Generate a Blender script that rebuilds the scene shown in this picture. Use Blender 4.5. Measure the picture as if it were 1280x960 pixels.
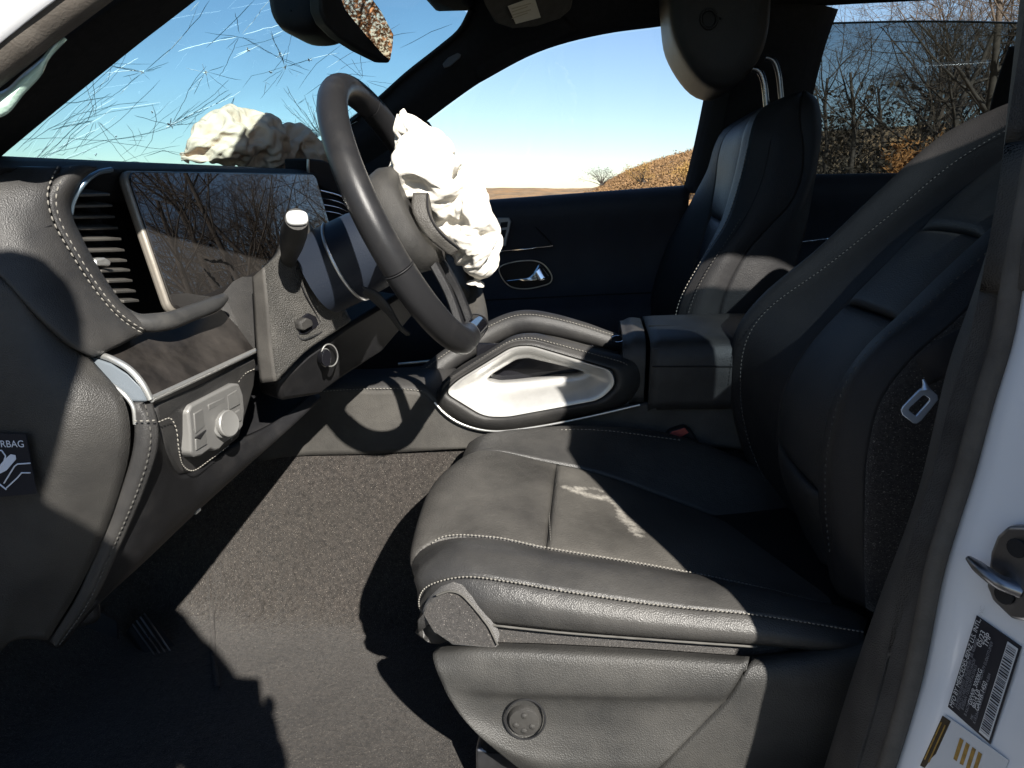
import bpy, bmesh, math, random
import numpy as np
from mathutils import Vector, Matrix, noise as mnoise
for o in list(bpy.data.objects): bpy.data.objects.remove(o)
rnd = random.Random(7)
scene = bpy.context.scene
COL = scene.collection

# ------------------------------------------------------------------ camera
F = 940.0                                    # focal length in photo pixels (1280 wide)
CAM = np.array([0.0, 0.0, 0.76])             # x = towards the tail, y = across the car, z = above the foot well
PITCH = math.atan(240 / F)
YAW = math.atan((747 - 640) * math.cos(PITCH) / F)
_c, _s = math.cos(YAW), math.sin(YAW)
RV = np.array([_c, _s, 0.0]); HV = np.array([-_s, _c, 0.0])
FW = HV * math.cos(PITCH) + np.array([0, 0, -math.sin(PITCH)]); UPV = np.cross(RV, FW)
cd = bpy.data.cameras.new('camera'); cam = bpy.data.objects.new('camera', cd); COL.objects.link(cam)
cd.sensor_width = 36; cd.lens = F / 1280 * 36; cd.clip_start = 0.01; cd.clip_end = 3000
cam.matrix_world = Matrix(((RV[0], UPV[0], -FW[0], CAM[0]), (RV[1], UPV[1], -FW[1], CAM[1]), (RV[2], UPV[2], -FW[2], CAM[2]), (0, 0, 0, 1)))
scene.camera = cam

# ------------------------------------------------------------------ light
SUN = Vector((-0.53, 1.0, -0.77)).normalized()     # direction the light travels
EL = math.asin(-SUN.z)
w = bpy.data.worlds.new('World'); scene.world = w; w.use_nodes = True
nt = w.node_tree; bg = nt.nodes['Background']
sky = nt.nodes.new('ShaderNodeTexSky'); sky.sky_type = 'NISHITA'; sky.sun_disc = False
sky.sun_elevation = EL; sky.sun_rotation = math.atan2(-SUN.x, -SUN.y)
sky.air_density = 1.0; sky.dust_density = 0.05; sky.ozone_density = 2.6
nt.links.new(sky.outputs[0], bg.inputs[0]); bg.inputs[1].default_value = 0.05
sl = bpy.data.lights.new('sun', 'SUN'); sl.energy = 5.0; sl.angle = math.radians(0.55); sl.color = (1.0, 0.95, 0.87)
so = bpy.data.objects.new('sun', sl); COL.objects.link(so); so.location = (8, -15, 12)
so.rotation_euler = SUN.to_track_quat('-Z', 'Y').to_euler()
vs = scene.view_settings; vs.view_transform = 'Standard'; vs.look = 'None'; vs.gamma = 1; vs.use_curve_mapping = False
vs.exposure = 1.52
scene.cycles.max_bounces = 10; scene.cycles.transparent_max_bounces = 24
scene.cycles.use_denoising = True

# ------------------------------------------------------------------ helpers
def ray(px, py): return FW + RV * (px - 640) / F - UPV * (py - 480) / F
def P(px, py, Y): r = ray(px, py); return CAM + r * (Y / r[1])
def PX(px, py, X): r = ray(px, py); return CAM + r * (X / r[0])
def PZ(px, py, Z): r = ray(px, py); return CAM + r * ((Z - CAM[2]) / r[2])
def C(pts): return [P(*p) for p in pts]
def V(*a): return np.array(a, float)

def cr(pts, n, closed=False):
    """resample a smooth curve through pts to n points, evenly by length"""
    p = np.array([np.asarray(q, float) for q in pts]); m = len(p)
    if m == 2 and not closed: return p[0] + (p[1] - p[0]) * np.linspace(0, 1, n)[:, None]
    out = []; segs = m if closed else m - 1; K = 14
    for i in range(segs):
        if closed: a, b, c, d = p[(i - 1) % m], p[i], p[(i + 1) % m], p[(i + 2) % m]
        else:
            b, c = p[i], p[i + 1]
            a = p[i - 1] if i > 0 else 2 * b - c
            d = p[i + 2] if i + 2 < m else 2 * c - b
        e = 0.5
        t1 = max(np.linalg.norm(b - a), 1e-6) ** e; t2 = t1 + max(np.linalg.norm(c - b), 1e-6) ** e
        t3 = t2 + max(np.linalg.norm(d - c), 1e-6) ** e
        for k in range(K):
            t = t1 + (t2 - t1) * k / K
            A1 = a * (t1 - t) / t1 + b * t / t1
            A2 = b * (t2 - t) / (t2 - t1) + c * (t - t1) / (t2 - t1)
            A3 = c * (t3 - t) / (t3 - t2) + d * (t - t2) / (t3 - t2)
            B1 = A1 * (t2 - t) / t2 + A2 * t / t2
            B2 = A2 * (t3 - t) / (t3 - t1) + A3 * (t - t1) / (t3 - t1)
            out.append(B1 * (t2 - t) / (t2 - t1) + B2 * (t - t1) / (t2 - t1))
    out.append(p[0] if closed else p[-1])
    out = np.array(out); L = np.concatenate([[0], np.cumsum(np.linalg.norm(np.diff(out, axis=0), axis=1))])
    s = np.linspace(0, L[-1], n + 1)[:-1] if closed else np.linspace(0, L[-1], n)
    return np.stack([np.interp(s, L, out[:, k]) for k in range(3)], 1)

def finish(o, smooth=40):
    me = o.data
    if smooth:
        me.polygons.foreach_set('use_smooth', [True] * len(me.polygons))
        me.set_sharp_from_angle(angle=math.radians(smooth))

def obj(name, verts, faces, mat, parent=None, smooth=40, label=None, kind=None, fixn=True):
    me = bpy.data.meshes.new(name)
    me.from_pydata([tuple(map(float, v)) for v in verts], [], [tuple(f) for f in faces])
    if fixn:
        bm = bmesh.new(); bm.from_mesh(me); bmesh.ops.remove_doubles(bm, verts=bm.verts, dist=1e-6)
        bmesh.ops.recalc_face_normals(bm, faces=bm.faces); bm.to_mesh(me); bm.free()
    me.materials.append(mat); me.update()
    o = bpy.data.objects.new(name, me); COL.objects.link(o)
    if parent is not None:
        o.parent = parent; o.matrix_parent_inverse = Matrix.Translation(root_loc(parent)).inverted()
    finish(o, smooth)
    if label: o['label'] = label
    if kind: o['kind'] = kind
    return o

def npmesh(name, vs_, quads, mat_, parent=None, kind=None, smooth=False):
    """big quad mesh straight from arrays"""
    vs_ = np.asarray(vs_, np.float32); q = np.asarray(quads, np.int32); me = bpy.data.meshes.new(name)
    me.vertices.add(len(vs_)); me.vertices.foreach_set('co', vs_.ravel()); me.loops.add(q.size); me.loops.foreach_set('vertex_index', q.ravel())
    me.polygons.add(len(q)); me.polygons.foreach_set('loop_start', np.arange(0, q.size, 4, dtype=np.int32)); me.polygons.foreach_set('use_smooth', np.full(len(q), smooth))
    me.materials.append(mat_); me.update(calc_edges=True); o = bpy.data.objects.new(name, me); COL.objects.link(o)
    if parent is not None: o.parent = parent; o.matrix_parent_inverse = Matrix.Translation(root_loc(parent)).inverted()
    if kind: o['kind'] = kind
    return o
def root_loc(p):
    return Vector(p.location) if p.type == 'EMPTY' else Vector((0, 0, 0))

def thing(name, label, cat, loc, group=None):
    o = bpy.data.objects.new(name, None); COL.objects.link(o); o.location = tuple(map(float, loc)); o.empty_display_size = 0.05
    o['label'] = label; o['category'] = cat
    if group: o['group'] = group
    return o

def tag(o, label, cat, group=None):
    o['label'] = label; o['category'] = cat
    if group: o['group'] = group
    return o

def gf(nu, nv, cu=False, cv=False, off=0):
    f = []
    for i in range(nu if cu else nu - 1):
        for j in range(nv if cv else nv - 1):
            i2, j2 = (i + 1) % nu, (j + 1) % nv
            f.append((off + i * nv + j, off + i2 * nv + j, off + i2 * nv + j2, off + i * nv + j2))
    return f

def mod(o, kind, **kw):
    m = o.modifiers.new(kind.lower(), kind)
    for k, v in kw.items(): setattr(m, k, v)
    return o

def solid(o, t, offset=-1): return mod(o, 'SOLIDIFY', thickness=t, offset=offset)
def bevel(o, w, seg=3, ang=35): return mod(o, 'BEVEL', width=w, segments=seg, limit_method='ANGLE', angle_limit=math.radians(ang))

def orient(vs_, fs, out):
    """flip faces so that their mean normal looks along out"""
    vs_ = np.asarray(vs_); n = np.zeros(3)
    for f in fs:
        a, b, c = vs_[f[0]], vs_[f[1]], vs_[f[2]]; n += np.cross(b - a, c - a)
    return fs if n @ np.asarray(out, float) > 0 else [tuple(reversed(f)) for f in fs]

def loft(name, curves, nu, nv, mat, parent, out, t=0.02, puff=0, pw=4, wrinkle=0, wscale=12, cv=False, label=None, smooth=50, cross_linear=False):
    """surface through curves (each resampled to nu points), nv points across; optional puff with tucked edges"""
    R = [cr(c, nu) for c in curves]
    if cross_linear:
        g = np.array([[R[0][i] + (R[-1][i] - R[0][i]) * s for s in np.linspace(0, 1, nv)] for i in range(nu)])
    else:
        g = np.array([cr([r[i] for r in R], nv, closed=cv) for i in range(nu)])
    gu = np.gradient(g, axis=0); gv = np.gradient(g, axis=1)
    n = np.cross(gu, gv); n /= np.maximum(np.linalg.norm(n, axis=2, keepdims=True), 1e-9)
    if (n.reshape(-1, 3).mean(0)) @ np.asarray(out, float) < 0: n = -n
    if puff:
        tu = np.abs(np.linspace(-1, 1, nu)); tv = np.abs(np.linspace(-1, 1, nv))
        prof = (1 - tu[:, None] ** (pw * 4)) * (1 - tv[None, :] ** pw)
        g = g + n * (puff * prof)[:, :, None]
    if wrinkle:
        for i in range(nu):
            for j in range(nv):
                q = Vector(g[i, j] * wscale); e = min(1, 6 * min(j, nv - 1 - j) / nv)
                g[i, j] += n[i, j] * wrinkle * e * (mnoise.fractal(q, 0.8, 2.1, 3))
    vs_ = g.reshape(-1, 3); fs = orient(vs_, gf(nu, nv, cv=cv), out)
    o = obj(name, vs_, fs, mat, parent, smooth, label, fixn=False)
    if t: solid(o, t)
    return o

def slab(name, outline, vec, mat, parent, bev=0.003, seg=3, label=None, smooth=40, kind=None):
    """prism: a 3-D outline pushed along vec"""
    p = [np.asarray(q, float) for q in outline]; n = len(p); vec = np.asarray(vec, float)
    vs_ = p + [q + vec for q in p]
    fs = [tuple(range(n)), tuple(range(2 * n - 1, n - 1, -1))] + [(i, (i + 1) % n, n + (i + 1) % n, n + i) for i in range(n)]
    o = obj(name, vs_, fs, mat, parent, smooth, label, kind)
    if bev: bevel(o, bev, seg)
    return o

def tubegeo(pts, r, k=8, closed=False, flat=1.0, cap=True, up=None):
    p = np.array(pts, float); n = len(p)
    rr = np.full(n, r, float) if np.isscalar(r) else np.asarray(r, float)
    tg = np.gradient(p, axis=0)
    if closed: tg = np.roll(p, -1, 0) - np.roll(p, 1, 0)
    tg /= np.maximum(np.linalg.norm(tg, axis=1, keepdims=True), 1e-9)
    u = np.array(up if up is not None else ((0, 0, 1) if abs(tg[0][2]) < .9 else (1, 0, 0)), float)
    vs_ = []
    for i in range(n):
        a = u - tg[i] * (u @ tg[i]); a /= max(np.linalg.norm(a), 1e-9)
        if up is None: u = a
        b = np.cross(tg[i], a)
        for q in range(k):
            th = 2 * math.pi * q / k
            vs_.append(p[i] + rr[i] * (a * math.cos(th) * flat + b * math.sin(th)))
    fs = gf(n, k, cu=closed, cv=True)
    if cap and not closed: fs += [tuple(range(k - 1, -1, -1)), tuple((n - 1) * k + q for q in range(k))]
    return vs_, fs

def tube(name, pts, r, mat, parent, k=10, n=None, closed=False, flat=1.0, label=None, kind=None, up=None):
    q = cr(pts, n, closed) if n else np.array(pts, float)
    if n and not np.isscalar(r) and len(r) != n: r = np.interp(np.linspace(0, 1, n), np.linspace(0, 1, len(r)), r)
    v, f = tubegeo(q, r, k, closed, flat, up=up)
    return obj(name, v, f, mat, parent, 60, label, kind)

class MB:
    def __init__(s): s.v = []; s.f = []
    def add(s, v, f):
        o = len(s.v); s.v += [np.asarray(q, float) for q in v]; s.f += [tuple(i + o for i in g) for g in f]
    def box(s, c, h, R=None):
        c = np.asarray(c, float); R = np.eye(3) if R is None else R
        v = [c + R @ np.array([x * h[0], y * h[1], z * h[2]]) for x in (-1, 1) for y in (-1, 1) for z in (-1, 1)]
        s.add(v, [(0, 1, 3, 2), (4, 6, 7, 5), (0, 4, 5, 1), (2, 3, 7, 6), (0, 2, 6, 4), (1, 5, 7, 3)])
    def build(s, name, mat, parent=None, smooth=40, label=None, kind=None): return obj(name, s.v, s.f, mat, parent, smooth, label, kind)

def box(name, lo, hi, mat, parent, bev=0.004, label=None, seg=3):
    lo = np.array(lo, float); hi = np.array(hi, float); m = MB(); m.box((lo + hi) / 2, (hi - lo) / 2)
    o = m.build(name, mat, parent, label=label)
    if bev: bevel(o, bev, seg)
    return o

def stitch(curve, out, mat, parent, gap=0.0062, ln=0.0042, r=0.00075, lift=0.0012, name='stitching'):
    """a row of little thread dashes along a curve"""
    c = cr(curve, 400); L = np.linalg.norm(np.diff(c, axis=0), axis=1).sum(); n = max(4, int(L / gap))
    c = cr(curve, n * 4 + 1); m = MB(); out = np.asarray(out, float); out = out / np.linalg.norm(out)
    for i in range(n):
        a = c[i * 4]; b = c[i * 4 + 2] + (c[i * 4 + 2] - a) * (ln / gap * 2 - 1) * .5
        t = b - a; t /= np.linalg.norm(t); s_ = np.cross(t, out); s_ /= max(np.linalg.norm(s_), 1e-9); u = np.cross(s_, t)
        v = []
        for q, sc, up in ((a, .6, 0), (a + (b - a) * .3, 1, 1), (a + (b - a) * .7, 1, 1), (b, .6, 0)):
            q = q + out * (lift + up * .0006)
            v += [q - s_ * r * sc, q + u * r * sc, q + s_ * r * sc, q - u * r * sc]
        f = gf(4, 4, cv=True) + [(3, 2, 1, 0), (12, 13, 14, 15)]
        m.add(v, f)
    return m.build(name, mat, parent, 0, kind='stuff')

# ------------------------------------------------------------------ materials
MATS = {}
def mat(name, base, rough=.5, metal=0, bump=None, var=None, spec=.22, sheen=0, coat=0, dust=None, rvar=0, speck=None, trans=0, alpha=None, emit=None, bump2=None, sub=0):
    """procedural material; bump=(scale,strength,kind), var=(scale,amount), dust=(colour,scale,lo,hi,amount)"""
    if name in MATS: return MATS[name]
    m = bpy.data.materials.new(name); m.use_nodes = True; t = m.node_tree; N = t.nodes; L = t.links
    b = N['Principled BSDF']; tc = N.new('ShaderNodeTexCoord'); co = tc.outputs['Object']
    b.inputs['Roughness'].default_value = rough; b.inputs['Metallic'].default_value = metal
    b.inputs['Specular IOR Level'].default_value = spec
    b.inputs['Sheen Weight'].default_value = sheen; b.inputs['Coat Weight'].default_value = coat; b.inputs['Coat Roughness'].default_value = .0 if coat >= 1 else .05; b.inputs['Coat IOR'].default_value = 1.75 if coat >= 1 else 1.5
    if sub: b.inputs['Subsurface Weight'].default_value = sub; b.inputs['Subsurface Radius'].default_value = (.01, .01, .01)
    col = (*base, 1); last = None
    def mix(a, bb, fac, f2=None):
        n = N.new('ShaderNodeMix'); n.data_type = 'RGBA'
        if isinstance(a, tuple): n.inputs[6].default_value = a
        else: L.new(a, n.inputs[6])
        if isinstance(bb, tuple): n.inputs[7].default_value = bb
        else: L.new(bb, n.inputs[7])
        if isinstance(fac, float): n.inputs[0].default_value = fac
        else: L.new(fac, n.inputs[0])
        return n.outputs[2]
    def nz(sc, det=4, ro=.6):
        n = N.new('ShaderNodeTexNoise'); n.inputs['Scale'].default_value = sc; n.inputs['Detail'].default_value = det
        n.inputs['Roughness'].default_value = ro; L.new(co, n.inputs['Vector']); return n.outputs['Fac']
    def ramp(src, lo, hi, a=0., bb=1.):
        n = N.new('ShaderNodeMapRange'); n.inputs[1].default_value = lo; n.inputs[2].default_value = hi
        n.inputs[3].default_value = a; n.inputs[4].default_value = bb; L.new(src, n.inputs[0]); return n.outputs[0]
    cur = col
    if var:
        k = var[1]; d = tuple(c * (1 - k) for c in base) + (1,); e = tuple(min(1, c * (1 + k)) for c in base) + (1,)
        cur = mix(d, e, ramp(nz(var[0]), .3, .7))
    if speck:   # (colour, scale, threshold)
        cur = mix(cur, (*speck[0], 1), ramp(nz(speck[1], 2, .7), speck[2], speck[2] + .08))
    if dust:
        f = ramp(nz(dust[1], 6, .65), dust[2], dust[3], 0., dust[4]); cur = mix(cur, (*dust[0], 1), f)
        L.new(ramp(f, 0, 1, rough, min(1, rough + .35)), b.inputs['Roughness'])
    elif rvar:
        L.new(ramp(nz(9, 5), .3, .7, max(0, rough - rvar), min(1, rough + rvar)), b.inputs['Roughness'])
    if isinstance(cur, tuple): b.inputs['Base Color'].default_value = cur
    else: L.new(cur, b.inputs['Base Color'])
    prev = None
    for bp in (bump, bump2):
        if not bp: continue
        bn = N.new('ShaderNodeBump'); bn.inputs['Strength'].default_value = bp[1]; bn.inputs['Distance'].default_value = bp[3] if len(bp) > 3 else .001
        if bp[2] == 'vor':
            v = N.new('ShaderNodeTexVoronoi'); v.inputs['Scale'].default_value = bp[0]; L.new(co, v.inputs['Vector']); L.new(v.outputs['Distance'], bn.inputs['Height'])
        elif bp[2] == 'wave':
            v = N.new('ShaderNodeTexWave'); v.inputs['Scale'].default_value = bp[0]; L.new(co, v.inputs['Vector']); L.new(v.outputs['Fac'], bn.inputs['Height'])
        else: L.new(nz(bp[0], 5), bn.inputs['Height'])
        if prev: L.new(prev, bn.inputs['Normal'])
        prev = bn.outputs['Normal']
    if prev: L.new(prev, b.inputs['Normal'])
    if emit: b.inputs['Emission Color'].default_value = (*emit[0], 1); b.inputs['Emission Strength'].default_value = emit[1]
    MATS[name] = m; return m

def glass(name, tint, refl_rough=0.0, dust=None):
    m = bpy.data.materials.new(name); m.use_nodes = True; t = m.node_tree; N = t.nodes; L = t.links
    N.remove(N['Principled BSDF']); out = N['Material Output']
    tr = N.new('ShaderNodeBsdfTransparent'); tr.inputs[0].default_value = (*tint, 1)
    gl = N.new('ShaderNodeBsdfGlossy'); gl.inputs['Roughness'].default_value = refl_rough
    fr = N.new('ShaderNodeFresnel'); fr.inputs[0].default_value = 1.45
    mx = N.new('ShaderNodeMixShader'); L.new(fr.outputs[0], mx.inputs[0]); L.new(tr.outputs[0], mx.inputs[1]); L.new(gl.outputs[0], mx.inputs[2])
    last = mx.outputs[0]
    if dust:
        df = N.new('ShaderNodeBsdfDiffuse'); df.inputs[0].default_value = (.75, .78, .8, 1)
        tc = N.new('ShaderNodeTexCoord'); nz = N.new('ShaderNodeTexNoise'); nz.inputs['Scale'].default_value = dust[0]; nz.inputs['Detail'].default_value = 7
        L.new(tc.outputs['Object'], nz.inputs['Vector'])
        mr = N.new('ShaderNodeMapRange'); mr.inputs[1].default_value = .4; mr.inputs[2].default_value = .8; mr.inputs[3].default_value = dust[1]; mr.inputs[4].default_value = dust[2]
        L.new(nz.outputs['Fac'], mr.inputs[0]); m2 = N.new('ShaderNodeMixShader'); L.new(mr.outputs[0], m2.inputs[0]); L.new(last, m2.inputs[1]); L.new(df.outputs[0], m2.inputs[2]); last = m2.outputs[0]
    L.new(last, out.inputs[0]); return m

DUST = (.165, .155, .139)
LEATHER = mat('black_leather', (.016, .016, .017), .42, bump=(900, .35, 'vor'), bump2=(35, .15, 'noise', .004), dust=(DUST, 8, .30, .85, .27), spec=.32)
LEATHER_SEAT = mat('seat_leather', (.019, .019, .0195), .36, bump=(700, .35, 'vor'), bump2=(22, .30, 'noise', .006), dust=(DUST, 6, .30, .85, .30), spec=.34)  # real dust, laid on heavier than on the backs to brighten the sunlit cushion
LEATHER_BACK = mat('seat_back_leather', (.016, .016, .0175), .45, bump=(750, .40, 'vor'), bump2=(22, .2, 'noise', .005), dust=(DUST, 5, .35, .85, .10))  # same leather with less dust, so the shaded backs stay dark
LEATHER_PERF = mat('perforated_leather', (.020, .019, .018), .48, bump=(420, .6, 'vor'), dust=(DUST, 8, .28, .85, .44), spec=.30)
RIM = mat('wheel_leather', (.014, .014, .015), .34, bump=(1200, .12, 'vor'), bump2=(20, .08, 'noise', .004), rvar=.06, dust=(DUST, 16, .5, .85, .10))
PLASTIC = mat('grained_plastic', (.020, .0195, .019), .50, bump=(1100, .45, 'vor'), dust=(DUST, 8, .35, .8, .30))
PLASTIC_D = mat('dark_plastic', (.010, .010, .011), .5, bump=(1300, .3, 'vor'), var=(30, .2), dust=(DUST, 12, .5, .9, .12))
PLASTIC_SPARK = mat('sparkling_grained_plastic', (.030, .029, .027), .38, bump=(700, 1.0, 'vor', .0012), dust=(DUST, 14, .35, .8, .40))
TRIM_DUSTY = mat('dusty_dark_trim', (.012, .0108, .0102), .30, bump=(260, .08, 'noise'), dust=((.085, .075, .067), 22, .35, .8, .40))
GLOSS = mat('gloss_black', (.008, .008, .010), .08, coat=.6, rvar=.03)
RUBBER = mat('rubber', (.014, .014, .015), .65, bump=(200, .2, 'noise'))
SILVER = mat('satin_silver', (.62, .62, .60), .34, metal=.85, bump=(600, .06, 'noise'), rvar=.06)
SILVER_P = mat('silver_paint', (.50, .495, .48), .42, metal=.6, bump=(900, .06, 'noise'), var=(60, .06))
CHROME = mat('chrome', (.80, .80, .82), .10, metal=1, rvar=.05)
STEEL = mat('worn_steel', (.24, .24, .25), .34, metal=1, rvar=.12, bump=(90, .15, 'noise'))
WHITE = mat('white_paint', (.78, .79, .81), .25, coat=.6, var=(4, .03), bump=(3, .03, 'noise', .01))
THREAD = mat('pale_thread', (.19, .18, .16), .75)
THREAD_D = mat('grey_thread', (.075, .072, .066), .75)
AIRBAG = mat('airbag_nylon', (.58, .55, .49), .72, bump=(1500, .2, 'wave'), bump2=(60, .5, 'noise', .004), var=(9, .05), sheen=.15)
CARPET = mat('carpet', (.024, .0205, .0178), .95, bump=(420, 1.0, 'noise', .004), bump2=(7, .5, 'noise', .03), var=(160, .6), speck=((.19, .17, .145), 620, .62), sheen=.12)
FELT = mat('side_felt', (.030, .027, .025), .95, bump=(600, .9, 'noise', .002), var=(260, .5), speck=((.22, .20, .18), 600, .62), sheen=.2)
FABRIC = mat('headliner_cloth', (.018, .018, .021), .92, bump=(500, .6, 'noise', .001), var=(80, .15))
VISOR = mat('visor_cloth', (.075, .071, .066), .9, bump=(500, .6, 'noise', .001), var=(60, .15))
SEALTRIM = mat('door_seal_rubber', (.075, .066, .057), .55, bump=(420, .6, 'noise', .001), var=(30, .25), dust=(DUST, 12, .35, .8, .4))
PAPER = mat('label_paper', (.72, .68, .58), .7, var=(30, .06))
SKY_BLUE_STEEL = mat('sky_blue_steel', (.55, .62, .72), .25, metal=.6)  # sky reflection put into the steel as a blue base colour
RED = mat('buckle_red', (.30, .06, .05), .45, bump=(300, .1, 'noise'))
WEB = mat('belt_webbing', (.022, .022, .024), .8, bump=(500, .5, 'wave', .001))

# ================================================================== THE LAND OUTSIDE
GZ = -0.56
GRASS = mat('dry_grass_ground', (.30, .225, .12), .95, var=(.6, .25), bump=(3, .6, 'noise', .1), dust=((.20, .15, .08), .06, .4, .7, .7))
BRUSH = mat('hillside_brush', (.20, .135, .075), .95, var=(.35, .4), bump=(1.2, 1, 'noise', .4), dust=((.42, .22, .08), .09, .45, .7, .7))
def ground():
    xs = np.concatenate([np.linspace(-900, -60, 15), np.linspace(-50, 50, 41), np.linspace(60, 900, 15)]); vs_ = []; n = len(xs)
    for x in xs:
        for y in xs:
            r = math.hypot(x, y); b = max(0, min(1, (r - 12) / 40))
            vs_.append((x, y, GZ + b * .25 * mnoise.noise(Vector((x * .05, y * .05, 1)))))
    o = obj('ground', vs_, gf(n, n), GRASS, None, 60, kind='structure'); o['label'] = 'flat ground of dry brown grass around the car'
ground()
def hill_z(x, y):
    # low rise along the horizon, and a bank climbing towards the tail of the car
    d = max(0, min(1, (y - 110) / 120)); base = d * (2.6 + 1.6 * mnoise.noise(Vector((x * .012, y * .01, 3))) + .5 * mnoise.noise(Vector((x * .05, y * .05, 8))))
    s = x - (y * .005 - 2)
    bank = max(0, s) ** 1.05 * .36 * max(0, min(1, (y - 55) / 45)) if s > 0 else 0
    return GZ - .3 + base + 9.5 * (1 - math.exp(-bank * 1.5 / 7.5)) + .35 * mnoise.noise(Vector((x * .2, y * .2, 5))) * min(1, max(0, (y - 50) / 20))
def hills():
    xs = np.linspace(-160, 110, 136); ys = np.linspace(50, 420, 75)
    vs_ = [(x, y, hill_z(x, y)) for x in xs for y in ys]
    o = obj('hill', vs_, gf(len(xs), len(ys)), BRUSH, None, 60, kind='structure'); o['label'] = 'low brown hills on the horizon with a brushy bank at the right'
hills()
def bounce_patch():  # dark patch added out of view to cut light bounced into the cabin
    n = 40; v = []; rr = np.linspace(0, 1, 7)
    for r in rr:
        for k in range(n): a = 2 * math.pi * k / n; q = r * (8.5 + .8 * math.sin(3 * a) + .4 * math.sin(7 * a)); v.append((.4 + q * math.cos(a), .5 + q * math.sin(a), GZ + .006 + .002 * r))
    o = obj('dark_bounce_patch', v, gf(7, n, cv=True), mat('bounce_patch_grey', (.055, .055, .058), .9, var=(1.2, .25), bump=(160, .8, 'noise', .004), speck=((.13, .13, .13), 120, .62)), None, 60, kind='structure'); o['label'] = 'unseen dark grey patch added under the car to cut bounced light'
bounce_patch()

def leaf_mesh(pts, size, m, name, parent=None, kind=None, r=rnd):
    g = np.random.default_rng(r.randrange(1 << 30)); p = np.asarray(pts, float); n = len(p); sz = size * g.uniform(.5, 1.4, (n, 1))
    a = g.normal(size=(n, 3)); a /= np.linalg.norm(a, axis=1, keepdims=True); b = np.cross(a, g.normal(size=(n, 3))); b /= np.linalg.norm(b, axis=1, keepdims=True)
    v = np.stack([p - a * sz, p + b * sz * .5, p + a * sz, p - b * sz * .5], 1).reshape(-1, 3)
    return npmesh(name, v, np.arange(4 * n).reshape(-1, 4), m, parent, kind)
BARK = mat('bare_bark', (.060, .048, .037), .9, var=(6, .35), bump=(40, .7, 'noise', .01))
TWIG = mat('twigs', (.062, .046, .033), .9, var=(3, .3))
RUST = mat('rust_leaves', (.26, .115, .035), .8, var=(2, .45))
TAN = mat('tan_leaves', (.20, .115, .05), .85, var=(1.5, .45))
YEL = mat('yellow_leaves', (.27, .16, .05), .8, var=(1.5, .35))
DEAD = mat('dead_brush', (.050, .039, .027), .9, var=(.8, .5))
def bare_tree_geo(seed, h):
    r = random.Random(seed); trunk = MB(); crown = MB(); tips = []
    def branch(p, d, L, rad, lev):
        n = 5 if lev < 2 else 3; pts = [p]; q = p.copy(); dd = d.copy(); rs = [rad]
        for i in range(n):
            dd = dd + np.array([r.gauss(0, .13), r.gauss(0, .13), r.gauss(0, .08) + (.06 if lev else .02)]); dd /= np.linalg.norm(dd)
            q = q + dd * L / n; pts.append(q.copy()); rs.append(rad * (1 - (i + 1) / n * (.62 if lev == 0 else .75)))
        v, f = tubegeo(pts, rs, 6 if lev == 0 else (4 if lev < 3 else 3), cap=False); (trunk if lev < 2 else crown).add(v, f)
        if lev == 4: tips.append(q); return
        cnt = (9, 6, 5, 4)[lev]
        for k in range(cnt):
            t = r.uniform(.28, 1) if lev == 0 else r.uniform(.2, 1); i = min(int(t * n), n - 1); a = pts[i] + (pts[i + 1] - pts[i]) * (t * n - i)
            ax = (pts[i + 1] - pts[i]); ax = ax / np.linalg.norm(ax)
            o = np.array([r.gauss(0, 1), r.gauss(0, 1), r.gauss(0, .5)]); o -= ax * (o @ ax); o /= np.linalg.norm(o); ang = r.uniform(.55, 1.1)
            branch(a, ax * math.cos(ang) + o * math.sin(ang), L * r.uniform(.36, .60), max(rs[i] * r.uniform(.4, .6), .006), lev + 1)
    branch(np.zeros(3), np.array([r.gauss(0, .05), r.gauss(0, .05), 1.0]), h * .82, h * .017, 0)
    return trunk, crown, tips
TREEGEO = []
for sd in range(5):
    tr_, cr_, tips = bare_tree_geo(40 + sd, 10.0)
    TREEGEO.append((npmesh('trunk', tr_.v, tr_.f, BARK, smooth=True).data, npmesh('crown', cr_.v, cr_.f, TWIG).data, (np.array(tr_.v), np.array(tr_.f)), (np.array(cr_.v), np.array(cr_.f))))
for o in [o for o in bpy.data.objects if o.name.split('.')[0] in ('trunk', 'crown')]: bpy.data.objects.remove(o)
def px_dir(px, Y): return (px - 747) / F * Y          # metres along x for a thing at depth Y
tree_spots = [  # photo column, depth, height, variant, look
    (1012, 30, 6.6, 0, 'slender bare tree nearest the front seat headrest, in the tinted rear window'),
    (1052, 26, 6.3, 1, 'small spreading bare tree beside the front passenger seat back, in the rear window'),
    (1098, 34, 9.4, 2, 'tall bare tree left of the middle of the tinted rear window'),
    (1143, 27, 8.6, 3, 'dark bare tree in the middle of the tinted rear window'),
    (1182, 24, 9.6, 4, 'tall thick bare tree right of the middle of the rear window'),
    (1222, 28, 11.0, 0, 'tall bare tree leaning over the driver seat shoulder in the rear window'),
    (1262, 22, 9.0, 1, 'bare tree at the right edge of the tinted rear window')]
for px, Y, h, kd, lb in tree_spots:
    t = thing('bare_tree', lb, 'tree', (px_dir(px, Y), Y, GZ - .1), 'bare trees behind the car')
    t.rotation_euler = (0, 0, rnd.uniform(0, 6.28)); s = h / 10; t.scale = (s, s, s)
    for nm, me in (('trunk', TREEGEO[kd][0]), ('crown', TREEGEO[kd][1])):
        o = bpy.data.objects.new(nm, me); COL.objects.link(o); o.parent = t
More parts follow.
